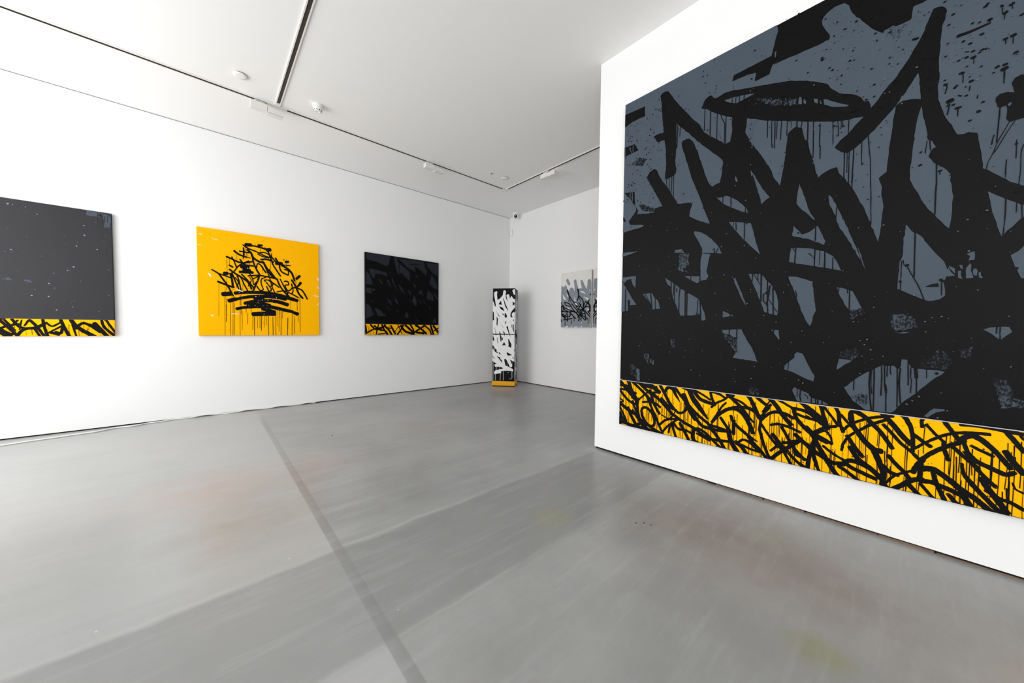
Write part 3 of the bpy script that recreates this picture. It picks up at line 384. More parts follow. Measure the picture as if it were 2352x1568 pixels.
YEL_STROKES="""508 1270 49 565 1276 49;565 1274 18 670 1257 19 769 1233 19;650 1288 30 694 1290 30;717 1256 23 732 1256 23;750 1236 51 789 1247 52;769 1227 13 769 1187 13;806 1198 9 805 1140 9;475 1265 16 532 1224 21 623 1193 19 716 1150 17 783 1134 12;551 1266 20 652 1266 21 746 1235 21 783 1171 20 850 1087 20 874 1050 20;651 1174 15 717 1196 16 773 1170 16 783 1131 14;641 1162 16 697 1135 17 773 1123 17;481 1227 16 485 1149 23 475 1064 7;438 1170 20 514 1165 20 572 1171 20;379 1168 26 424 1129 25 486 1105 23 558 1092 12;523 1205 26 568 1162 25 585 1108 26 649 1060 28 715 1046 28;297 1075 24 354 1052 24 414 1022 25 485 1015 24 571 1043 24;354 1080 15 388 991 15 404 932 15;324 963 22 363 940 22;377 885 16 422 962 17 485 1015 18 539 1050 18;441 1059 19 493 994 20 593 984 21;457 961 58 529 970 58;436 884 36 582 892 36;483 920 57 546 910 57;585 1096 21 593 1029 21 629 931 22 660 872 23;620 942 16 639 1024 17 676 1006 20 713 942 19 736 904 19;677 1087 25 734 1100 26 792 1091 26 825 1069 26;696 1066 23 733 1002 23 770 914 24 832 833 24;771 960 21 809 895 22 862 824 22;742 957 15 779 891 15;783 1171 18 820 1037 19 868 949 20 912 877 20;851 1135 22 899 1059 24 969 1044 22 1043 1048 10;860 1059 50 929 1063 50;899 1047 18 908 977 19 938 933 21 1008 903 22;1008 903 14 1009 965 16 958 983 17;929 1039 29 1009 989 29 1060 923 27 1088 823 26;975 1093 35 1011 1104 35;950 1121 14 960 1123 14;141 883 15 208 838 20 248 777 21 297 695 21 339 599 19 365 541 13;208 838 17 282 813 18 354 786 18;202 729 26 264 702 26 331 676 27 370 666 27;270 845 45 304 849 46;334 852 27 350 777 25 359 673 23;326 906 23 386 858 24 455 810 24 526 750 23 565 657 22;351 865 17 384 758 17 422 645 17;403 849 17 428 751 16 448 625 16;438 830 15 472 745 15 519 631 16;456 855 19 526 772 19 593 671 19;527 838 20 646 859 21 741 852 21 872 828 22;581 801 14 618 827 15 665 855 15;581 801 13 589 722 15 617 759 14;656 854 22 636 783 22 598 677 22 578 613 22;626 702 17 662 648 18 700 663 15 677 742 15 683 811 15 731 839 17;711 803 17 758 738 17 796 671 16 767 645 18 739 712 16;730 805 16 788 799 16 816 743 14 787 717 15;769 797 19 846 746 19 890 708 19;867 830 21 905 727 22 964 637 23 1030 563 23;906 834 17 975 674 17 1010 598 18;956 804 19 997 808 19 1012 761 16 966 745 16 995 675 18 1026 678 18 1063 729 17;1049 837 25 1100 745 25 1141 638 25 1194 568 26;1110 721 22 1184 691 22 1227 620 21 1255 560 21;1079 719 25 1131 748 26 1169 806 36;1112 856 34 1158 907 35;864 641 19 955 660 19 1057 620 19 1135 574 20;1048 777 17 1068 681 17 1046 619 16;705 1044 14 770 867 14 806 707 14 844 616 15;476 1014 14 528 908 14 581 801 14;385 803 14 419 739 13 400 671 12;525 693 11 562 776 11 545 820 12;252 562 60 334 575 61;380 586 44 524 608 45 709 617 49 854 599 53 984 566 56 1121 529 49;315 476 53 387 505 53;398 506 37 505 539 42 614 558 46 804 566 52 973 541 48;485 451 44 576 481 45 688 500 46 804 507 47;821 502 52 902 489 53 995 458 53;394 370 39 503 398 42 659 417 51 802 412 52 931 383 51 1059 355 46;579 302 62 686 314 63 831 319 64;687 384 51 763 364 52 831 343 52;521 433 50 707 443 51;605 540 76 689 523 77;660 463 51 774 435 52;1080 341 51 1125 324 52;747 597 59 814 590 59"""
YEL_DRIPS="""272 518 5 266 1 5;288 508 5 281 189 5;332 444 5 322 12 5;359 523 4 349 1 4;371 447 5 362 1 5;434 562 5 429 1 5;444 563 4 444 294 4;457 350 4 453 80 4;519 319 5 515 160 5;592 264 6 590 0 6;757 281 6 757 -1 6;810 271 7 809 -1 7;846 355 6 843 -1 6;911 394 6 906 -2 6;996 265 8 989 -2 8;1053 340 6 1047 -2 6;1084 292 6 1081 22 6;1156 590 6 1155 53 6;214 719 3 205 263 3;676 290 7 669 69 7;714 292 4 710 116 4;629 289 4 625 104 4;657 290 4 653 104 4;574 287 5 571 80 5;303 1045 4 301 815 4;328 1060 4 329 961 4;298 826 4 293 618 4;276 671 4 275 507 4;503 409 4 498 318 4;553 411 4 555 298 4;733 292 4 735 152 4;891 393 5 883 58 5;931 383 4 925 251 4;1118 526 6 1121 379 6;1127 330 4 1130 207 4;407 1115 4 409 1027 4;533 1257 4 531 1111 4;671 1280 4 673 1178 4;990 1095 5 991 987 5;1109 929 4 1105 758 4;501 1252 4 502 1174 4;1035 509 4 1035 363 4;513 1153 4 508 1063 4;548 1023 4 543 932 4;792 1126 4 792 963 4;695 997 4 693 882 4;472 789 4 467 632 4;285 420 5 281 200 5;871 368 4 872 130 4;355 854 3 347 512 3"""
MID_SLATE="""24 1410 419 1419 442 1394 424 1301 395 1228 349 1234 192 1280 83 1293 24 1312;513 1422 584 1409 566 1366 596 1324 706 1245 781 1195 806 1174 818 1003 755 1050 681 1113 644 1144 596 1103 560 1169 524 1303;596 1393 908 1408 1098 1398 1118 1321 1159 1228 1159 1142 1065 1205 947 1287 908 1270 933 1189 781 1242 681 1324;1145 1396 1422 1398 1423 1145 1310 1196 1199 1294;60 1153 180 1145 337 1119 383 1102 383 1045 303 1070 191 1080 158 1043 180 1023 135 985 98 1058;17 1104 81 1046 135 875 16 874;224 1017 291 945 302 890 257 931;406 991 464 848 417 901 371 987;465 1066 535 900 583 788 511 898 470 1009;1268 1179 1352 1050 1402 941 1409 891 1310 921 1213 999 1241 1101;583 928 656 876 730 741 656 806;869 990 946 926 907 886;780 839 830 808 843 725 792 781;985 808 1051 862 1078 754;1186 873 1283 793 1325 658 1159 698 1172 773;1282 881 1409 714 1421 664 1353 723;16 820 178 801 156 765 91 782 123 718 15 738;101 617 166 588 111 579;14 546 79 516 154 353 13 282;155 487 255 436 369 338 221 333;370 657 440 628 475 526 416 580;369 532 462 433 392 476;510 644 558 670 594 544 546 588;894 741 946 660 946 538 856 630;985 686 1065 594 1012 627;729 432 767 410 792 327 717 325;1200 576 1269 480 1214 515;933 332 998 248 959 253;1297 280 1353 344 1368 231 1297 242;558 484 594 403 570 414;418 1140 488 1103 430 1119;908 1138 986 1123 972 1085;1078 692 1145 586 1118 597"""
MID_BLACK="""115 1292 16 126 1238 16;203 1293 11 208 1238 11;781 1319 7 908 1324 17 1025 1339 5;584 1334 10 584 1195 10;614 1315 10 608 1116 10;158 1132 7 152 1065 7;297 1115 7 297 1070 7"""
MID_STRIP="""1 172 32 22 29 32;22 29 24 131 96 24 288 136 25;88 179 29 186 96 29 299 131 29 345 188 30;153 163 31 242 96 32 345 74 32 391 11 32;288 185 30 322 108 30 385 5 30;334 165 35 414 86 35 467 5 35;219 15 20 344 26 21;391 132 16 497 110 16;450 167 33 533 17 33;569 5 29 654 123 29 685 200 29;521 52 14 593 146 14 704 165 14;636 170 44 728 64 44 881 22 44;722 183 39 868 58 40;811 202 33 881 101 33 894 4 34;849 10 34 972 89 35 1105 170 35;926 180 37 1025 126 38 1152 22 39;946 46 39 1105 28 40;1098 189 31 1214 103 32 1262 3 33;1241 197 41 1304 9 42;1304 179 43 1439 15 44;1311 72 23 1439 149 24;226 184 22 186 12 22;581 190 17 654 28 17;985 150 33 946 198 33"""
LEFT_STRIP="""631 183 24 714 58 24 750 -6 23;635 92 23 706 6 24;634 41 16 679 -11 17;670 170 20 728 64 20;702 98 15 751 169 15;714 179 22 756 105 24 800 80 28;740 -6 23 783 70 28 867 94 31 922 137 29;791 111 16 820 174 16;823 174 25 868 106 24 919 -10 23;850 94 21 890 -10 21;909 184 22 918 95 23 941 -11 23;930 149 16 969 108 19 1026 151 17;934 29 16 1033 111 17;1027 181 26 1051 96 26 1087 -12 27;990 41 36 1027 35 26 1041 133 23;1099 181 33 1144 97 37 1270 -13 40;1106 128 16 1135 -12 16;1124 79 23 1193 146 27 1308 42 25;1197 142 20 1249 124 18 1309 54 17;1265 147 37 1358 -4 38;1320 183 23 1339 100 25 1418 -1 28;1353 183 21 1423 35 21;775 173 11 759 70 11;957 41 28 1012 17 28"""
LEFT_SLATE="""1235 1413 1293 1414 1337 1403 1383 1401 1412 1376 1415 1338 1405 1259 1363 1245 1361 1339 1308 1359 1231 1360;684 600 708 611 732 582 694 578;799 597 830 600 857 566 816 573;657 586 684 592 680 583;986 518 998 537 1001 510"""
LEFT_BLACK="""1317 1405 7 1315 1317 7;1329 1382 33 1345 1373 22 1334 1245 21;1389 1383 5 1387 1313 5;1370 1379 7 1364 1302 7"""
GREY_SHAPES="""0 838 72 797 103 839 135 816 174 735 212 707 223 760 266 781 309 758 347 688 318 911 372 929 404 817 429 743 511 741 473 895 520 900 567 802 626 713 645 896 706 895 724 833 746 813 763 -14 9 -17;120 936 170 960 234 861 210 810 159 858"""
GREY_LIGHT="""49 660 101 598 146 531 63 570;125 675 189 621 177 593;336 602 374 504 338 506;465 697 547 682 611 626 489 672;549 583 674 543 653 507;688 717 705 697 689 671;326 487 411 473 447 423 376 417;167 417 244 345 181 367;105 23 187 28 194 -1 106 -1;268 23 289 23 290 -1 269 -1;348 20 422 23 420 2 348 2;502 33 527 33 528 -1 503 -1;500 118 529 108 518 80;574 493 586 445 563 437;633 359 723 328 657 312;608 463 643 424 621 415;153 859 205 747 173 769"""
GREY_STROKES="""161 736 30 214 620 25 302 508 19 388 407 17;214 610 15 203 503 15;215 571 14 266 476 14;418 734 28 438 614 26 410 511 22;438 614 20 539 513 22 553 400 23;432 615 13 493 478 13;6 504 21 93 361 20 182 318 18;90 499 20 217 463 21 305 353 21 403 272 21;103 489 19 129 438 16 242 414 16;8 424 22 305 314 22 403 272 23 464 185 24;9 324 20 182 308 20 342 313 19;43 273 19 184 210 18 282 257 17 332 197 19 387 172 18;64 151 20 296 176 20;89 192 17 192 127 17;170 269 23 173 127 23;278 460 21 389 350 21 498 232 21 598 136 20;326 497 16 411 463 16 436 405 19 388 426 16;446 481 21 542 344 21 566 305 21;494 440 23 403 272 24 498 213 20;553 362 22 655 395 20 756 336 21;565 362 27 473 308 31 544 250 26;586 473 23 542 344 23 497 260 23;597 491 23 722 392 24 757 299 25;653 488 23 700 393 24 680 283 25;565 343 20 658 246 20 737 180 20;589 305 23 615 140 23;450 262 19 591 201 19 665 158 19;428 195 21 498 251 20 590 267 19;441 128 17 452 176 15 488 166 16 441 128 15;657 302 20 725 226 20 759 179 20;6 164 20 30 108 20;709 619 25 768 555 25;219 307 19 356 192 19;17 264 19 134 196 21 37 228 18;686 514 22 587 380 22;388 407 19 449 347 17 565 333 17;14 404 23 30 243 23;78 441 21 55 322 21;182 318 19 108 202 20;256 316 20 222 200 20;701 338 25 758 244 25"""
GREY_DRIPS="""116 142 15 118 23 15;278 140 15 280 67 15;338 197 15 340 120 15;507 203 14 510 108 14;663 163 13 665 65 13;710 190 13 712 88 13"""
COL_UP_WHITE="""-18 1787 11 1785 25 1750 47 1676 59 1685 66 1703 49 1796 34 1870 26 1926 28 1968 47 1986 76 1998 95 1984 86 1935 91 1861 101 1810 152 1847 190 1888 213 1925 220 2003 241 2017 264 2010 278 1989 272 1934 275 1869 294 1805 308 1768 306 1818 286 1915 298 1927 330 1931 345 1924 354 1878 365 1823 369 1869 401 1896 420 1855 444 1836 486 1813 493 1102 -18 1096;412 2006 428 2029 451 2038 484 2029 485 1923 443 1923"""
COL_UP_BLACK="""169 1800 194 1712 139 1722 120 1726;132 1685 215 1652 249 1578 173 1620;216 1856 228 1851 281 1703 310 1648 322 1574 310 1601 257 1694;421 1781 461 1753 461 1721 422 1694;469 1661 474 1597 460 1551 437 1564 400 1518 410 1472 433 1463 396 1449 372 1481 376 1527 404 1583;-19 1606 22 1550 30 1393 30 1395 -17 1374;186 1539 233 1523 233 1485;254 1536 275 1539 306 1476 278 1435 250 1472;64 1597 141 1485 149 1443;80 1465 111 1424 100 1261 81 1307 85 1405;149 1368 238 1225 224 1234;217 1413 251 1341 241 1355;255 1385 293 1355 265 1304 260 1336 274 1350;368 1365 397 1337 378 1346;427 1397 448 1409 448 1370;392 1300 406 1300 412 1226 402 1249;444 1314 450 1199 457 1129 426 1199 421 1291;289 1248 322 1276 332 1216 366 1101 347 1100 318 1188;210 1183 257 1132 260 1099 244 1099;148 1173 177 1099 142 1098;27 1253 48 1223 82 1097 68 1097 53 1186;-4 1157 11 1111 -1 1111"""
COL_LOW_WHITE="""-18 1087 493 1093 496 760 495 526 474 525 418 547 371 570 425 448 419 425 396 401 372 418 324 522 288 579 253 582 253 555 277 445 325 428 390 395 446 367 444 321 373 330 314 335 231 329 178 316 196 282 71 263 65 237 47 257 32 298 58 334 136 353 231 382 207 402 135 415 58 413 43 439 51 466 93 475 21 521 -27 549"""
COL_LOW_BLACK="""6 1078 36 989 34 952 2 975;90 1025 102 1028 117 902 108 902;151 1089 177 1080 183 1038 183 940 174 931 161 1010;187 1066 209 1024 225 1001 197 959 188 973;247 939 283 862 245 871 198 859;329 1000 348 994 403 888 394 813 359 838 321 849 345 868;-14 886 27 844 23 751 22 767 -5 808 -13 806;37 835 66 784 94 775 91 780 85 739 127 699 97 704 43 738 34 832;168 790 192 764 180 773;151 723 187 665 127 699;92 642 163 612 170 577 200 554 212 490 176 536 134 588;-10 661 63 571 33 591 9 614;299 731 417 664 329 653 311 679;417 617 441 623 465 592 447 595;445 798 466 763 466 729;246 1088 260 1085 258 1048;352 1087 371 1082 383 1050;59 1088 83 1088 75 1074"""
COL_DRIPS="""18 526 8 15 108 8;64 257 13 64 125 13;172 272 11 170 128 11;234 332 14 234 130 14;414 332 9 414 165 9;438 332 9 439 189 9;380 184 8 379 149 8;312 522 8 313 440 8;76 413 7 76 340 7;94 414 7 94 346 7;144 415 7 145 353 7;418 524 6 422 448 6;335 300 15 341 286 15"""
LWIN = (4.2, 5.0)   # radiance of the two windows
TILT = 4
EXPO = 0.0

# ------------------------------------------------------------------ the room
def slab(name, x0, y0, z0, x1, y1, z1, mat):
    bm = bmesh.new(); add_box(bm, x0, y0, z0, x1, y1, z1)
    return tag(mesh_obj(name, bm, mat), kind='structure')

G = 0.014      # shadow gap under the walls
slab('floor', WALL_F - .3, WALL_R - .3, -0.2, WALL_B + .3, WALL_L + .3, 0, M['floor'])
slab('ceiling', WALL_F - .3, WALL_R - .3, CEIL, WALL_B + .3, WALL_L + .3, CEIL + .2, M['ceiling'])
slab('wall_left', WALL_F - .3, WALL_L, G, WALL_B + .3, WALL_L + .3, CEIL - 0.010, M['wall'])
slab('wall_back', WALL_B, WALL_R - .3, G, WALL_B + .3, WALL_L, CEIL, M['wall'])
slab('wall_right', PART_X, WALL_R, .019, PART_X + 0.32, PART_Y, CEIL, M['wall'])
slab('wall_rear', WALL_F, WALL_R - .3, 0, WALL_B, WALL_R, CEIL, M['wall'])
# dark recesses where the plaster stops short of the floor, grey reveal under the ceiling
slab('baseboard_left', WALL_F, WALL_L + .012, 0, WALL_B + .02, WALL_L + .04, G + .004, M['gap'])
slab('baseboard_back', WALL_B + .012, WALL_R, 0, WALL_B + .04, WALL_L, G + .004, M['gap'])
slab('trim_1', WALL_F, WALL_L + .012, CEIL - .012, WALL_B, WALL_L + .05, CEIL, M['grey_gap'])
bm = bmesh.new()
add_box(bm, PART_X + .012, WALL_R, 0, PART_X + .30, PART_Y - .012, .024, 0)
rr = random.Random(3)
y = PART_Y - 0.85
while y > -0.35:                          # strip of bare board showing along the foot of the partition
    l = rr.uniform(.12, .5)
    add_box(bm, PART_X + .004 + rr.uniform(0, .005), y - l, 0.0, PART_X + .02, y, rr.uniform(.006, .0105), 1)
    y -= l + rr.choice((0.004, 0.01, 0.06))
tag(mesh_obj('baseboard_right', bm, [M['gap'], M['wood_shim']]), kind='structure')

# unseen street front behind the camera; second window added to light the partition
WINS = ((WA0, WA1), (WB0, WB1))     # y ranges, the first one next to the left wall
WZ0, WZ1 = 0.30, 3.45
bm = bmesh.new()
add_box(bm, WALL_F - .3, WALL_R - .3, 0, WALL_F, WB0, CEIL); add_box(bm, WALL_F - .3, WB1, 0, WALL_F, WA0, CEIL); add_box(bm, WALL_F - .3, WA1, 0, WALL_F, WALL_L, CEIL)
for y0, y1 in WINS:
    add_box(bm, WALL_F - .3, y0, 0, WALL_F, y1, WZ0); add_box(bm, WALL_F - .3, y0, WZ1, WALL_F, y1, CEIL)
tag(mesh_obj('wall_front', bm, M['wall']), kind='structure')
for k, (y0, y1) in enumerate(WINS):
    bm = bmesh.new()
    for a in (y0, (y0 + y1) / 2 - .03, y1 - .06): add_box(bm, WALL_F - .22, a, WZ0, WALL_F - .14, a + .06, WZ1)
    add_box(bm, WALL_F - .22, y0, WZ0, WALL_F - .14, y1, WZ0 + .06); add_box(bm, WALL_F - .22, y0, WZ1 - .06, WALL_F - .14, y1, WZ1)
    tag(mesh_obj('window_%d' % (k + 1), bm, M['window_frame']), kind='structure')

# ------------------------------------------------------------------ paintings
ROT_L = (PI / 2, 0, 0)              # hangs on the left wall, faces the room
ROT_R = (PI / 2, 0, -PI / 2)        # hangs on a wall that faces the street

def panel(bm, x0, y0, x1, y1, depth, mi_front=0, mi_edge=1, bev=0.004):
    """stretched canvas: front at z = 0, back at -depth"""
    fs = add_box(bm, x0, y0, -depth, x1, y1, 0, mi_edge, bev, 2)
    bm.normal_update()
    for f in bm.faces:
        if f.normal.z > 0.99 and abs(f.calc_center_median().z) < 1e-5: f.material_index = mi_front

def batten(parent, w, h, z, back):
    bm = bmesh.new(); add_box(bm, w * .2, h - .16, -back, w * .8, h - .10, -z)
    mesh_obj('hanging_batten', bm, M['wood_shim'], parent)

def specks(ink, n, mi, base, box, rmin, rmax, st=1.0, rnd=None):
    for _ in range(n):
        r = rmin + (rmax - rmin) * random.random() ** 3
        ink.dot(random.uniform(box[0], box[2]), random.uniform(box[1], box[3]), r, mi, base, st)

def fine_drips(ink, n, x0, x1, y0, y1, mi, base, w=(2, 5)):
    for _ in range(n):
        x = random.uniform(x0, x1); a = random.uniform(y0 + .25 * (y1 - y0), y1); b = a - random.uniform(.15, .9) * (y1 - y0)
        ww = random.uniform(*w)
        ink.stroke([(x, a, ww), (x + random.uniform(-3, 3), (a + b) / 2, ww * .8), (x + random.uniform(-3, 3), max(b, y0 - 10), ww * .9)], mi, base, sub=3)

def strip_more(ink, n, x0, x1, y0, y1, w, mi, base):
    for _ in range(n):
        x = random.uniform(x0, x1); y = random.uniform(y0, y1); s = random.uniform(.5, 1.2) * (y1 - y0)
        d = random.choice((-1, -1, -1, .6))
        ww = random.uniform(*w)
        ink.stroke([(x, y, ww), (x + s * .4, y + d * s * .45 + random.uniform(-20, 20), ww), (x + s * .9, y + d * s * .7, ww * .8)], mi, base, rough=.4)

# --- the very large dark painting on the right
W_, H_, SEAM = 2.94, 2.939, 0.4235
big = thing('graffiti_painting', 'huge slate and black lettered painting with a yellow lower strip on the right partition', 'painting',
            (PART_X - .05, 1.728, .319), ROT_R)
batten(big, W_, H_, .042, .050)
bm = bmesh.new(); panel(bm, 0, SEAM + .0015, W_, H_, .042)
ink = Ink(bm, W_, H_ - SEAM - .004, .0004, 0, SEAM + .004)
for p in polys(BIG_SLATE): ink.polygon(p, 2, 1, rough=1.3, step=16)
# beyond the right edge of the photograph the same field goes on
for p in ([(2480, 2940), (2940, 2940), (2940, 2350), (2700, 2300), (2480, 2450)], [(2380, 1500), (2560, 1700), (2600, 1300)], [(2640, 1250), (2800, 1350), (2760, 900)]):
    ink.polygon(p, 2, 1, rough=2)
for p in polys(BIG_DRY): ink.polygon(p, 3, 2, rough=4, step=10)
for p in polys(BIG_DRY_DARK): ink.polygon(p, 5, 2, rough=6, step=9)
for p in polys(BIG_BLACK): ink.polygon(p, 0, 3, rough=1.3)
for p in polys(BIG_SLATE_TOP): ink.polygon(p, 2, 4)
for l in lines(BIG_DRIPS): ink.stroke(l, 0, 4, sub=4, rough=.35)
# splatter: black on the slate field, pale slate flung over the black
specks(ink, 900, 0, 5, (0, 1500, 2150, 2939), 1.2, 7, .8)
specks(ink, 260, 0, 5, (1350, 2150, 2150, 2939), 2.0, 9, .8)
specks(ink, 160, 0, 5, (0, 2000, 330, 2800), 2.0, 7, .9)
specks(ink, 380, 4, 5, (0, 430, 2150, 2939), 1.0, 5.5, .8)
specks(ink, 300, 4, 5, (0, 430, 2150, 1500), 1.0, 5.5, .8)
mesh_obj('dark_panel', bm, [M['black'], M['dark_edge'], M['slate'], M['dry_slate'], M['speck'], M['dry_black']], big)
bm = bmesh.new(); panel(bm, 0, 0, W_, SEAM - .0015, .042)
ink = Ink(bm, W_, SEAM - .0015, .0004)
for l in lines(BIG_STRIP): ink.stroke([(x, y, q * 0.97) for x, y, q in l], 2, 1, rough=.7)
strip_more(ink, 40, 2150, 2900, 20, 420, (14, 30), 2, 1)
fine_drips(ink, 230, 0, 2300, 0, 420, 2, 2, (1.8, 4.6))
specks(ink, 420, 2, 2, (0, 0, 2300, 420), .8, 4)
ink.polygon([(0, SEAM * 1000 - 6.5), (W_ * 1000, SEAM * 1000 - 6.5), (W_ * 1000, SEAM * 1000), (0, SEAM * 1000)], 3, 3)
mesh_obj('yellow_strip', bm, [M['yellow'], M['dark_edge'], M['black'], M['seam']], big)['label'] = 'yellow strip covered in black marker lettering'

# --- yellow painting
S = 1.42
yel = thing('graffiti_painting', 'square yellow painting with a black graffiti tag and long drips on the left wall', 'painting', (-.09, WALL_L - .0405, 1.082), ROT_L)
batten(yel, S, S, .034, .0405)
bm = bmesh.new(); panel(bm, 0, 0, S, 1.425, .034)
ink = Ink(bm, S - .002, 1.423, .0004, .001, .001)
for l in lines(YEL_STROKES): ink.stroke(l, 2, 2, rough=.8)
for l in lines(YEL_DRIPS): ink.stroke(l, 2, 1, sub=4, rough=.5)
specks(ink, 150, 2, 2, (60, 60, 1360, 1380), 1, 4.5)
specks(ink, 60, 2, 2, (350, 400, 1050, 1150), 1.5, 5.5)
for _ in range(70): ink.dot(random.gauss(690, 190), random.gauss(560, 170), 1.5 + 5 * random.random() ** 3, 3, 3)
for a, b, w in (((1330, 620), (1418, 612), 9), ((1395, 900), (1419, 860), 16), ((1390, 760), (1419, 735), 14), ((330, 300), (430, 300), 8), ((20, 1330), (60, 1330), 7), ((150, 1290), (215, 1283), 6), ((5, 1190), (45, 1190), 7), ((110, 830), (135, 790), 18), ((400, 640), (470, 610), 14), ((1390, 480), (1418, 500), 10), ((130, 270), (152, 270), 14), ((1060, 1085), (1070, 1085), 10)):
    ink.stroke([(a[0], a[1], w * .4), ((a[0] + b[0]) / 2, (a[1] + b[1]) / 2, w), (b[0], b[1], w * .5)], 3, 2, sub=4, rough=1.5)
mesh_obj('canvas', bm, [M['yellow'], M['yellow_gloss'], M['black'], M['white_paint']], yel)

# --- dark painting nearer the corner
mid = thing('graffiti_painting', 'square black painting with dim slate gaps nearest the corner on the left wall', 'painting', (2.035, WALL_L - .0405, 1.082), ROT_L)
SM = .195
batten(mid, S, S, .034, .0405)
bm = bmesh.new(); panel(bm, 0, SM + .001, S, 1.425, .034)
ink = Ink(bm, S - .002, 1.423 - SM, .0004, .001, SM + .001)
for p in polys(MID_SLATE): ink.polygon(p, 2, 1, rough=1.5)
for l in lines(MID_BLACK): ink.stroke(l, 0, 2, rough=.5)
specks(ink, 120, 0, 3, (0, 200, 1420, 1420), 1.5, 6); specks(ink, 60, 2, 3, (0, 200, 1420, 1420), 1.5, 5)
fine_drips(ink, 26, 0, 1400, 300, 1400, 0, 2, (3, 6))
mesh_obj('dark_panel', bm, [M['black'], M['dark_edge'], M['slate_dim']], mid)
bm = bmesh.new(); panel(bm, 0, 0, S, SM - .001, .034)
ink = Ink(bm, S - .002, SM - .003, .0004, .001, .001)
for l in lines(MID_STRIP): ink.stroke(l, 2, 1, rough=.8)
fine_drips(ink, 75, 0, 1420, 0, 190, 2, 2, (1.5, 4)); specks(ink, 120, 2, 2, (0, 0, 1420, 190), 1, 4)
mesh_obj('yellow_strip', bm, [M['yellow'], M['dark_edge'], M['black']], mid)['label'] = 'yellow strip covered in black marker lettering'

# --- dark painting cut by the left edge of the view
lef = thing('graffiti_painting', 'charcoal painting with pale specks at the far left end of the left wall', 'painting', (-2.235, WALL_L - .0405, 1.082), ROT_L)
SL_ = .186
batten(lef, S, S, .034, .0405)
bm = bmesh.new(); panel(bm, 0, SL_ + .001, S, 1.42, .034)
ink = Ink(bm, S - .002, 1.418 - SL_, .0004, .001, SL_ + .001)
for p in polys(LEFT_SLATE): ink.polygon(p, 2, 1, rough=2)
for l in lines(LEFT_BLACK): ink.stroke(l, 0, 2, rough=.5)
specks(ink, 110, 3, 3, (0, 200, 1410, 1400), 1.5, 9)
for p in ([(90, 1150), (330, 1260), (300, 1180), (140, 1080)], [(380, 900), (520, 980), (480, 860)], [(200, 520), (420, 560), (380, 470)]): ink.polygon(p, 2, 1, rough=4)
ink.polygon([(0, 187.5), (1420, 187.5), (1420, 191), (0, 191)], 2, 3)
mesh_obj('dark_panel', bm, [M['charcoal'], M['dark_edge'], M['slate'], M['pale_speck']], lef)
bm = bmesh.new(); panel(bm, 0, 0, S, SL_ - .001, .034)
ink = Ink(bm, S - .002, SL_ - .003, .0004, .001, .001)
for l in lines(LEFT_STRIP): ink.stroke(l, 2, 1, rough=.8)
strip_more(ink, 26, -20, 640, 10, 180, (14, 24), 2, 1)
fine_drips(ink, 60, 0, 1420, 0, 186, 2, 2, (1.5, 4)); specks(ink, 90, 2, 2, (0, 0, 1420, 186), 1, 4)
mesh_obj('yellow_strip', bm, [M['yellow'], M['yellow_gloss'], M['black']], lef)['label'] = 'yellow strip covered in black marker lettering'

# --- pair of grey and white canvases on the far wall
def grey_canvas(label, y_left, seed, shift):
    random.seed(seed)
    t = thing('graffiti_painting', label, 'painting', (WALL_B - .0555, y_left, 1.248), ROT_R)
    w, h = .728, 1.078
    batten(t, w, h, .050, .0555)
    bm = bmesh.new(); add_box(bm, 0, 0, -.050, w, h, 0, 1)
    es = [e for e in bm.edges if abs(e.verts[0].co.z - e.verts[1].co.z) > .01]
    bmesh.ops.bevel(bm, geom=es, offset=.022, segments=5, affect='EDGES', profile=.5)
    for f in bm.faces: f.material_index = 0 if f.normal.z > .9 else 1
    bm.normal_update()
    for f in bm.faces: f.material_index = 0 if f.normal.z > .9 else 1
    ink = Ink(bm, w - .012, h - .012, .0004, .006, .006)
    sx = lambda pts: [((q[0] + shift) % 1e9,) + tuple(q[1:]) for q in pts]
    for p in polys(GREY_SHAPES): ink.polygon(p if not shift else [(728 - x, yy) for x, yy in p], 2, 1, rough=1)
    for p in polys(GREY_LIGHT): ink.polygon(p if not shift else [(728 - x, yy) for x, yy in p], 0, 2, rough=1.5)
    for l in lines(GREY_DRIPS): ink.stroke(l if not shift else [(728 - x, yy, q) for x, yy, q in l], 3, 3, sub=3)
    for l in lines(GREY_STROKES): ink.stroke(l if not shift else [(728 - x, yy, q) for x, yy, q in l], 3, 4, rough=.5)
    specks(ink, 60, 2, 3, (10, 600, 720, 1070), 1.5, 5); specks(ink, 30, 3, 5, (10, 10, 720, 900), 1.5, 4)
    mesh_obj('canvas', bm, [M['off_white'], M['canvas_edge'], M['mid_grey'], M['black']], t)
    return t
grey_canvas('small grey and white canvas with black scribble, fully visible on the far wall', 4.52, 11, 0)
grey_canvas('grey and white canvas mostly hidden behind the partition end', 3.752, 12, 1)

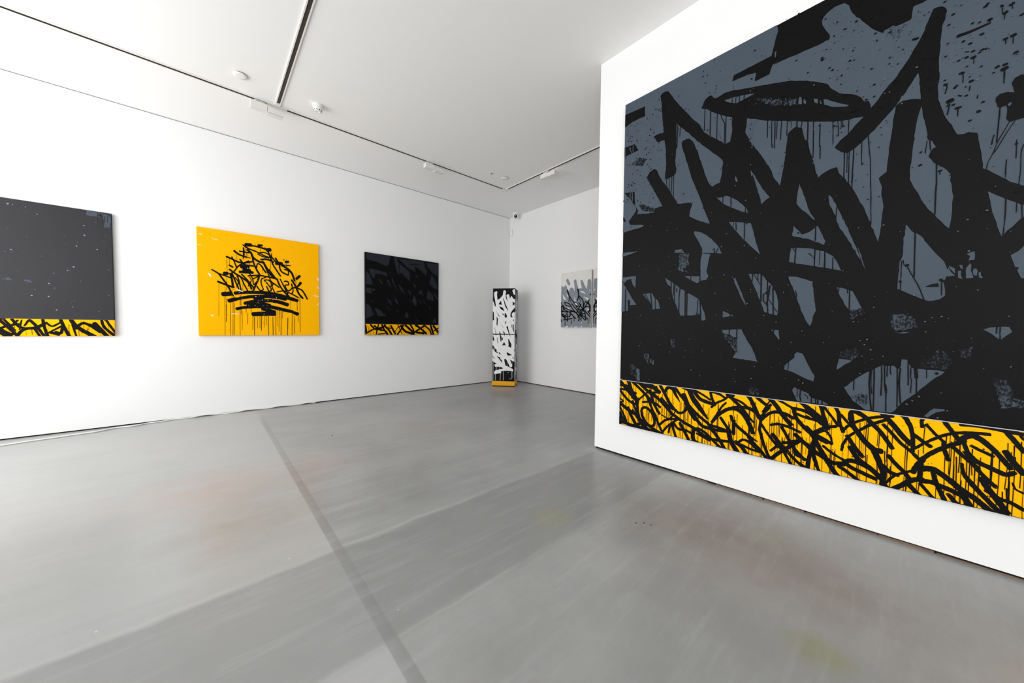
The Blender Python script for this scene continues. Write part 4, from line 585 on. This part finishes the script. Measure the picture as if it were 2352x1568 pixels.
# ------------------------------------------------------------------ painted totem in the corner
random.seed(21)
ANG = math.radians(-50.265)
dvec = Vector((math.cos(ANG), math.sin(ANG), 0)); nvec = Vector((-dvec.y, dvec.x, 0))
A0 = Vector((4.4761, 5.6782, 0))
BW, BD = .4837, .42
pil = thing('totem_sculpture', 'tall square totem with white lettering on black and a yellow base in the corner', 'sculpture',
            A0 + dvec * BW / 2 + nvec * BD / 2, (0, 0, ANG))
i_ = .008
fw = BW - 2 * i_
def block(name, z0, z1, white, black, drips, seed, label):
    random.seed(seed)
    # stands in the totem's frame: x along the front, y into the corner
    bm = bmesh.new(); add_box(bm, -fw / 2, -BD / 2 + i_, z0, fw / 2, BD / 2 - i_, z1, 0, .003, 2)
    def side(origin, ux, w, fill):
        b2 = bmesh.new(); ink = Ink(b2, w, z1 - z0, .0004, 0, z0); fill(ink, w)
        R = Matrix((ux, Vector((0, 0, 1)), ux.cross(Vector((0, 0, 1))))).transposed().to_4x4(); R.translation = origin
        b2.transform(R)
        me = bpy.data.meshes.new('tmp'); b2.to_mesh(me); b2.free(); bm.from_mesh(me); bpy.data.meshes.remove(me)
    def front(ink, w):
        for p in polys(white): ink.polygon(p, 1, 1, rough=.8)
        for p in polys(black): ink.polygon(p, 0, 2, rough=.5)
        if drips:
            for l in lines(drips): ink.stroke(l, 2, 1, sub=3, rough=.3)
        specks(ink, 40, 2, 1, (0, z0 * 1000, w * 1000, z1 * 1000), 1, 4)
    def other(ink, w):
        W = w * 1000; h0, h1 = z0 * 1000 + 60, z1 * 1000 - 60
        for _ in range(26):
            x = random.uniform(-20, W); yy = random.uniform(h0 + 150, h1); s = random.uniform(160, 360); ww = random.uniform(28, 46)
            k = random.choice((.25, .4, -.35))
            ink.stroke([(x, yy, ww), (x + s * k * .6, yy - s * .55, ww), (x + s * k, yy - s, ww * .9)], 1, 1, rough=.8)
        fine_drips(ink, 12, 0, W, z0 * 1000, h1, 2, 1, (4, 7))
    side(Vector((-fw / 2, -BD / 2 + i_, 0)), Vector((1, 0, 0)), fw, front)
    side(Vector((fw / 2, -BD / 2 + i_, 0)), Vector((0, 1, 0)), BD - 2 * i_, other)
    side(Vector((-fw / 2, BD / 2 - i_, 0)), Vector((0, -1, 0)), BD - 2 * i_, other)
    side(Vector((fw / 2, BD / 2 - i_, 0)), Vector((-1, 0, 0)), fw, other)
    o = mesh_obj(name, bm, [M['satin_black'], M['white_paint'], M['grey_drip']], pil); o['label'] = label
    return o
block('upper_block', 1.108, 2.055, COL_UP_WHITE, COL_UP_BLACK, None, 5, 'upper block with broad white strokes on black')
block('lower_block', .122, 1.092, COL_LOW_WHITE, COL_LOW_BLACK, COL_DRIPS, 6, 'lower block with white strokes dripping onto black')
bm = bmesh.new(); add_box(bm, -fw / 2 + .006, -BD / 2 + .014, 1.088, fw / 2 - .006, BD / 2 - .014, 1.112)
mesh_obj('joint', bm, M['satin_black'], pil)
bm = bmesh.new(); add_box(bm, -BW / 2, -BD / 2, .018, BW / 2, BD / 2, .112, 0, .003, 2)
mesh_obj('base', bm, M['yellow_gloss'], pil)['label'] = 'glossy yellow base'
bm = bmesh.new(); add_box(bm, -BW / 2 + .012, -BD / 2 + .012, 0, BW / 2 - .012, BD / 2 - .012, .126)
mesh_obj('plinth_core', bm, M['satin_black'], pil)

# ------------------------------------------------------------------ lighting track on the ceiling
TY, TX, CX = 4.9576, 4.2086, .657
trk = thing('lighting_track', 'white ceiling track with a dark slot, running along two walls with a cross piece', 'light track', (0, 0, CEIL))
HW, SW, TH = .027, .0155, .012
def rail(name, a, b):
    """a, b: end points in plan"""
    L = (Vector(b) - Vector(a)).length; ang = math.atan2(b[1] - a[1], b[0] - a[0])
    bm = bmesh.new()
    add_prism(bm, [(-HW, -.0005), (-HW, -TH), (-SW, -TH), (-SW, -.0005)], 0, L, 0)
    add_prism(bm, [(SW, -.0005), (SW, -TH), (HW, -TH), (HW, -.0005)], 0, L, 0)
    o = mesh_obj(name, bm, M['lamp_white'], trk, loc=(a[0], a[1], 0), rot=(0, 0, ang))
    bm = bmesh.new(); add_prism(bm, [(-SW, -.0005), (-SW, -.0095), (-SW + .002, -.0095), (-SW + .002, -.004), (SW - .002, -.004), (SW - .002, -.0095), (SW, -.0095), (SW, -.0005)], 0, L, 0)
    x = .35
    while x < L - .1:
        add_box(bm, x, -SW + .002, -.009, x + .03, -SW + .006, -.005, 1); x += .62
    s = mesh_obj('contact_slot', bm, [M['track_slot'], M['lens']], o); s['label'] = 'dark contact slot'
    return o
rail('rail', (WALL_F + .25, TY), (CX - .085, TY)); rail('rail', (CX + .085, TY), (TX - .075, TY))
rail('rail', (TX, TY - .075), (TX, WALL_R + .25)); rail('rail', (CX, TY - .085), (CX, WALL_R + .25))
bm = bmesh.new()
add_box(bm, CX - .10, TY - HW - .001, -TH - .002, CX + .10, TY + HW + .001, 0, 0, .002); add_box(bm, CX - HW - .001, TY - .085, -TH - .002, CX + HW + .001, TY - HW, 0, 0, .002)
mesh_obj('tee_connector', bm, M['lamp_white'], trk)
bm = bmesh.new()
add_box(bm, TX - .075, TY - HW - .001, -TH - .002, TX + HW + .001, TY + HW + .001, 0, 0, .002); add_box(bm, TX - HW - .001, TY - .075, -TH - .002, TX + HW + .001, TY - HW, 0, 0, .002)
mesh_obj('corner_connector', bm, M['lamp_white'], trk)

# ------------------------------------------------------------------ wall washers hanging from the track
def wall_washer(label, loc, rotz, glow, group='wall washer lamps on the ceiling track'):
    """local x along the track, +y towards the lit wall"""
    t = thing('track_spotlight', label, 'spotlight', loc, (0, 0, rotz), group); t.scale = (.66, .66, .66)
    bm = bmesh.new(); add_box(bm, -.095, -.014, -.012, .075, .014, 0, 0, .002); add_box(bm, -.095, -.017, -.030, -.060, .017, -.012, 0, .002)
    mesh_obj('track_adapter', bm, M['lamp_white'], t)
    bm = bmesh.new(); add_box(bm, -.088, -.012, -.0315, -.066, .012, -.0285)
    mesh_obj('latch', bm, M['track_slot'], t)
    bm = bmesh.new(); add_lathe(bm, [(.017, -.012), (.021, -.016), (.021, -.050), (.017, -.056)], 24)
    mesh_obj('swivel', bm, M['lamp_white'], t)
    bm = bmesh.new(); add_box(bm, -.150, -.062, -.158, .085, .058, -.052, 0, .003)
    mesh_obj('driver_box', bm, M['lamp_white'], t)
    # head: plate on the room side, floor plate and wedge ends, open towards the wall
    bm = bmesh.new()
    x0, x1 = .094, .322
    k = 8; arc = [(-.066 + .030 * (1 - math.cos(PI / 2 * i / k)), -.098 + .030 * math.sin(PI / 2 * i / k)) for i in range(k + 1)]
    prof = [(-.066, -.178)] + arc + [(-.020, -.068)]
    inner = [(-.0215, -.0705)] + [(y_ + .003, z_ - .003) for y_, z_ in reversed(arc)] + [(-.063, -.175)]
    add_prism(bm, prof + inner, x0, x1)
    add_prism(bm, [(-.066, -.178), (.062, -.178), (.062, -.174), (-.066, -.174)], x0, x1)
    for xa in (x0 - .003, x1): add_prism(bm, [(-.066, -.178), (.062, -.178), (-.020, -.068), (-.066, -.098)], xa, xa + .003)
    mesh_obj('lamp_head', bm, M['lamp_white'], t)
    bm = bmesh.new(); add_box(bm, x0 + .012, -.050, -.168, x1 - .012, -.022, -.150, 0, .003)
    mesh_obj('lamp_tube', bm, glow, t)
    bm = bmesh.new(); add_box(bm, .080, -.030, -.135, .096, .010, -.100)
    mesh_obj('bracket', bm, M['lamp_white'], t)
    return t
wall_washer('white track lamp left of the track junction, nearest the camera', (.50, TY, CEIL - TH), 0, M['plastic'])
wall_washer('white track lamp above the dark square painting', (2.655, TY, CEIL - TH), 0, M['plastic'])
wall_washer('lit white track lamp on the short track facing the far wall', (TX, 3.93, CEIL - TH), -PI / 2, M['lamp_glow'])

# ------------------------------------------------------------------ small fittings on the ceiling
t = thing('smoke_detector', 'domed white smoke detector on the ceiling beside the track junction', 'smoke detector', (1.01, 4.615, CEIL))
bm = bmesh.new(); add_lathe(bm, [(.052, 0), (.054, -.004), (.054, -.028), (.050, -.034)], 40); mesh_obj('mounting_base', bm, M['plastic'], t)
bm = bmesh.new(); add_lathe(bm, [(.045, -.034), (.048, -.040), (.046, -.056), (.036, -.072), (.030, -.078), (.026, -.076)], 40)
mesh_obj('sensor_cap', bm, M['plastic'], t)
bm = bmesh.new()
for k in range(10):
    a = 2 * PI * k / 10 + .2
    bb = bmesh.new(); add_box(bb, -.0045, -.001, -.006, .0045, .001, .006)
    bb.transform(Matrix.Rotation(a, 4, 'Z') @ Matrix.Translation((0, -.0425, -.0655)) @ Matrix.Rotation(.55, 4, 'X'))
    me = bpy.data.meshes.new('tmp'); bb.to_mesh(me); bb.free(); bm.from_mesh(me); bpy.data.meshes.remove(me)
mesh_obj('vents', bm, M['track_slot'], t)

def disc(label, loc, r, grp):
    t = thing('ceiling_cover_plate', label, 'cover plate', loc, group=grp)
    bm = bmesh.new(); add_lathe(bm, [(r * .8, 0), (r * .8, -.012)], 40); mesh_obj('spacer', bm, M['grey_gap'], t)
    bm = bmesh.new(); add_lathe(bm, [(r * .97, -.011), (r, -.013), (r, -.016), (r * .96, -.019), (r * .5, -.020)], 48); mesh_obj('plate', bm, M['plastic'], t)
disc('round white cover plate on the ceiling left of the cross track', (.292, 4.605, CEIL), .060, 'round cover plates')
disc('round white cover plate on the ceiling near the track corner', (3.86, 4.59, CEIL), .062, 'round cover plates')
t = thing('sprinkler_head', 'tiny white sprinkler beside the round plate near the track corner', 'sprinkler', (3.585, 4.60, CEIL))
bm = bmesh.new(); add_lathe(bm, [(.040, 0), (.038, -.004), (.020, -.006), (.018, -.006)], 32); mesh_obj('mounting_rosette', bm, M['plastic'], t)
bm = bmesh.new(); add_lathe(bm, [(.010, -.004), (.010, -.020), (.016, -.022), (.016, -.025)], 20); mesh_obj('nozzle', bm, M['steel'], t)

t = thing('security_camera', 'white dome camera with a black lens on the ceiling in the corner', 'camera', (5.215, 5.80, CEIL))
bm = bmesh.new(); add_lathe(bm, [(.062, 0), (.065, -.006), (.065, -.024), (.060, -.028)], 40); mesh_obj('mounting_ring', bm, M['plastic'], t)
bm = bmesh.new()
add_lathe(bm, [(.001 + .064 * math.sin(PI * k / 14), -.066 + .064 * math.cos(PI * k / 14)) for k in range(15)], 36); mesh_obj('ball_housing', bm, M['plastic'], t)
to = Vector((0, 0, CAM_H)) - Vector((5.215, 5.80, CEIL - .066)); to.normalize()
q = to.to_track_quat('Z', 'Y').to_matrix().to_4x4()
bm = bmesh.new(); add_lathe(bm, [(.045, .040), (.045, .0565), (.042, .0595), (.037, .0585)], 36); bm.transform(Matrix.Translation((0, 0, -.066)) @ q)
mesh_obj('bezel', bm, M['plastic'], t)
bm = bmesh.new(); add_lathe(bm, [(.037, .046), (.037, .0605), (.030, .0635), (.014, .0650)], 36); bm.transform(Matrix.Translation((0, 0, -.066)) @ q)
mesh_obj('lens', bm, M['lens'], t)['label'] = 'black lens'

t = thing('junction_box', 'small white wall box high in the corner below the dome camera', 'wall box', (WALL_B - .001, WALL_L - .068, 3.375))
bm = bmesh.new(); add_box(bm, -.030, -.036, 0, 0, .036, .165, 0, .005, 3); mesh_obj('mounting_box', bm, M['plastic'], t)
bm = bmesh.new(); add_lathe(bm, [(.007, -.033), (.007, -.0295)], 16, axis='x', org=(0, .004, .125)); mesh_obj('indicator', bm, M['grey_gap'], t)

# ------------------------------------------------------------------ cable along the foot of the left wall
random.seed(4)
cp = [(-3.4, 5.62), (-2.6, 5.74), (-2.0, 5.82), (-1.56, 5.862), (-1.35, 5.905), (-1.12, 5.945), (-.95, 5.97), (-.83, 6.045), (-.68, 6.04), (-.57, 6.095), (-.45, 6.10), (-.33, 6.138), (-.2, 6.130), (-.05, 6.138), (.08, 6.142), (.25, 6.128), (.42, 6.142), (.62, 6.140), (.8, 6.142), (1.0, 6.135), (1.15, 6.142), (1.27, 6.141)]
def catmull(P, sub):
    out = []
    for i in range(len(P) - 1):
        p0, p1, p2, p3 = P[max(0, i - 1)], P[i], P[i + 1], P[min(len(P) - 1, i + 2)]
        for j in range(sub):
            s = j / sub
            out.append(0.5 * (2 * p1 + (p2 - p0) * s + (2 * p0 - 5 * p1 + 4 * p2 - p3) * s * s + (3 * p1 - p0 - 3 * p2 + p3) * s ** 3))
    return out + [P[-1]]
hz = lambda i: .0085 + (.012 if i in (13, 16, 18, 20) else 0) 
cab = thing('power_cable', 'thin white cable lying along the foot of the left wall', 'cable', (0, 0, 0))
bm = bmesh.new(); add_tube(bm, catmull([Vector((a, b, hz(i))) for i, (a, b) in enumerate(cp)], 8), .0080, 10); mesh_obj('sheath', bm, M['cable'], cab, smooth=True)
bm = bmesh.new(); add_box(bm, 1.262, 6.131, 0, 1.325, 6.151, .014, 0, .003); mesh_obj('connector', bm, M['track_slot'], cab)['label'] = 'dark end connector'

# bits of grit on the concrete
for k, (gx, gy, ln, an) in enumerate(((1.62, 5.87, .030, .9), (1.02, 4.15, .022, .7), (2.02, 1.02, .012, .2), (1.98, 1.05, .010, 1.4), (2.03, .98, .009, 2.2))):
    bm = bmesh.new(); add_box(bm, -ln / 2, -.0022, 0, ln / 2, .0022, .003, 0, .0008)
    g = mesh_obj('grit_flake', bm, M['dirt'], loc=(gx, gy, 0), rot=(0, 0, an))
    tag(g, ('dark flake on the floor at the end of the white cable', 'dark flake on the floor below the black square painting', 'larger crumb of dark grit on the concrete left of the partition', 'middle crumb of dark grit on the concrete left of the partition', 'smallest crumb of dark grit on the concrete left of the partition')[k], 'floor debris', 'specks of grit on the floor')

# ------------------------------------------------------------------ daylight and camera
w = bpy.data.worlds.new('overcast_sky'); scn.world = w; w.use_nodes = True
bg = w.node_tree.nodes['Background']; bg.inputs['Color'].default_value = (0.97, 0.985, 1.0, 1); bg.inputs['Strength'].default_value = 1.0
def daylight(name, loc, rot, sx, sy, radiance, col):
    l = bpy.data.lights.new(name, 'AREA'); l.shape = 'RECTANGLE'; l.size = sx; l.size_y = sy
    l.energy = radiance * PI * sx * sy; l.color = col
    o = link(bpy.data.objects.new(name, l)); o.location = loc; o.rotation_euler = rot
for (y0, y1), rad in zip(WINS, LWIN):     # daylight of both unseen windows, tilted up like ground bounce; the second is added
    daylight('window_daylight', (WALL_F - .06, (y0 + y1) / 2, (WZ0 + WZ1) / 2), (PI / 2 + math.radians(TILT), 0, -PI / 2), y1 - y0 - .1, WZ1 - WZ0 - .1, rad, (1.0, 1.0, 0.99))

cd = bpy.data.cameras.new('camera'); cam = link(bpy.data.objects.new('camera', cd)); scn.camera = cam
cd.sensor_fit = 'HORIZONTAL'; cd.sensor_width = 36.0; cd.lens = 788.3438 / 2352 * 36.0; cd.clip_start = .05
yaw, pitch, roll = 0.845447473, -0.0349255872, 0.00905935532
f = Vector((math.cos(pitch) * math.cos(yaw), math.cos(pitch) * math.sin(yaw), math.sin(pitch)))
r = Vector((math.sin(yaw), -math.cos(yaw), 0)); u = r.cross(f)
r2 = r * math.cos(roll) + u * math.sin(roll); u2 = -r * math.sin(roll) + u * math.cos(roll)
cam.matrix_world = Matrix(((r2.x, u2.x, -f.x, 0), (r2.y, u2.y, -f.y, 0), (r2.z, u2.z, -f.z, CAM_H), (0, 0, 0, 1)))

vs = scn.view_settings
scn.display_settings.display_device = 'sRGB'
vs.view_transform = 'Standard'; vs.look = 'None'; vs.gamma = 1.0; vs.use_curve_mapping = False; vs.exposure = EXPO
cy = scn.cycles
cy.max_bounces = 10; cy.diffuse_bounces = 8; cy.glossy_bounces = 6
cy.sample_clamp_indirect = 8.0; cy.caustics_reflective = False; cy.caustics_refractive = False
cy.use_denoising = True
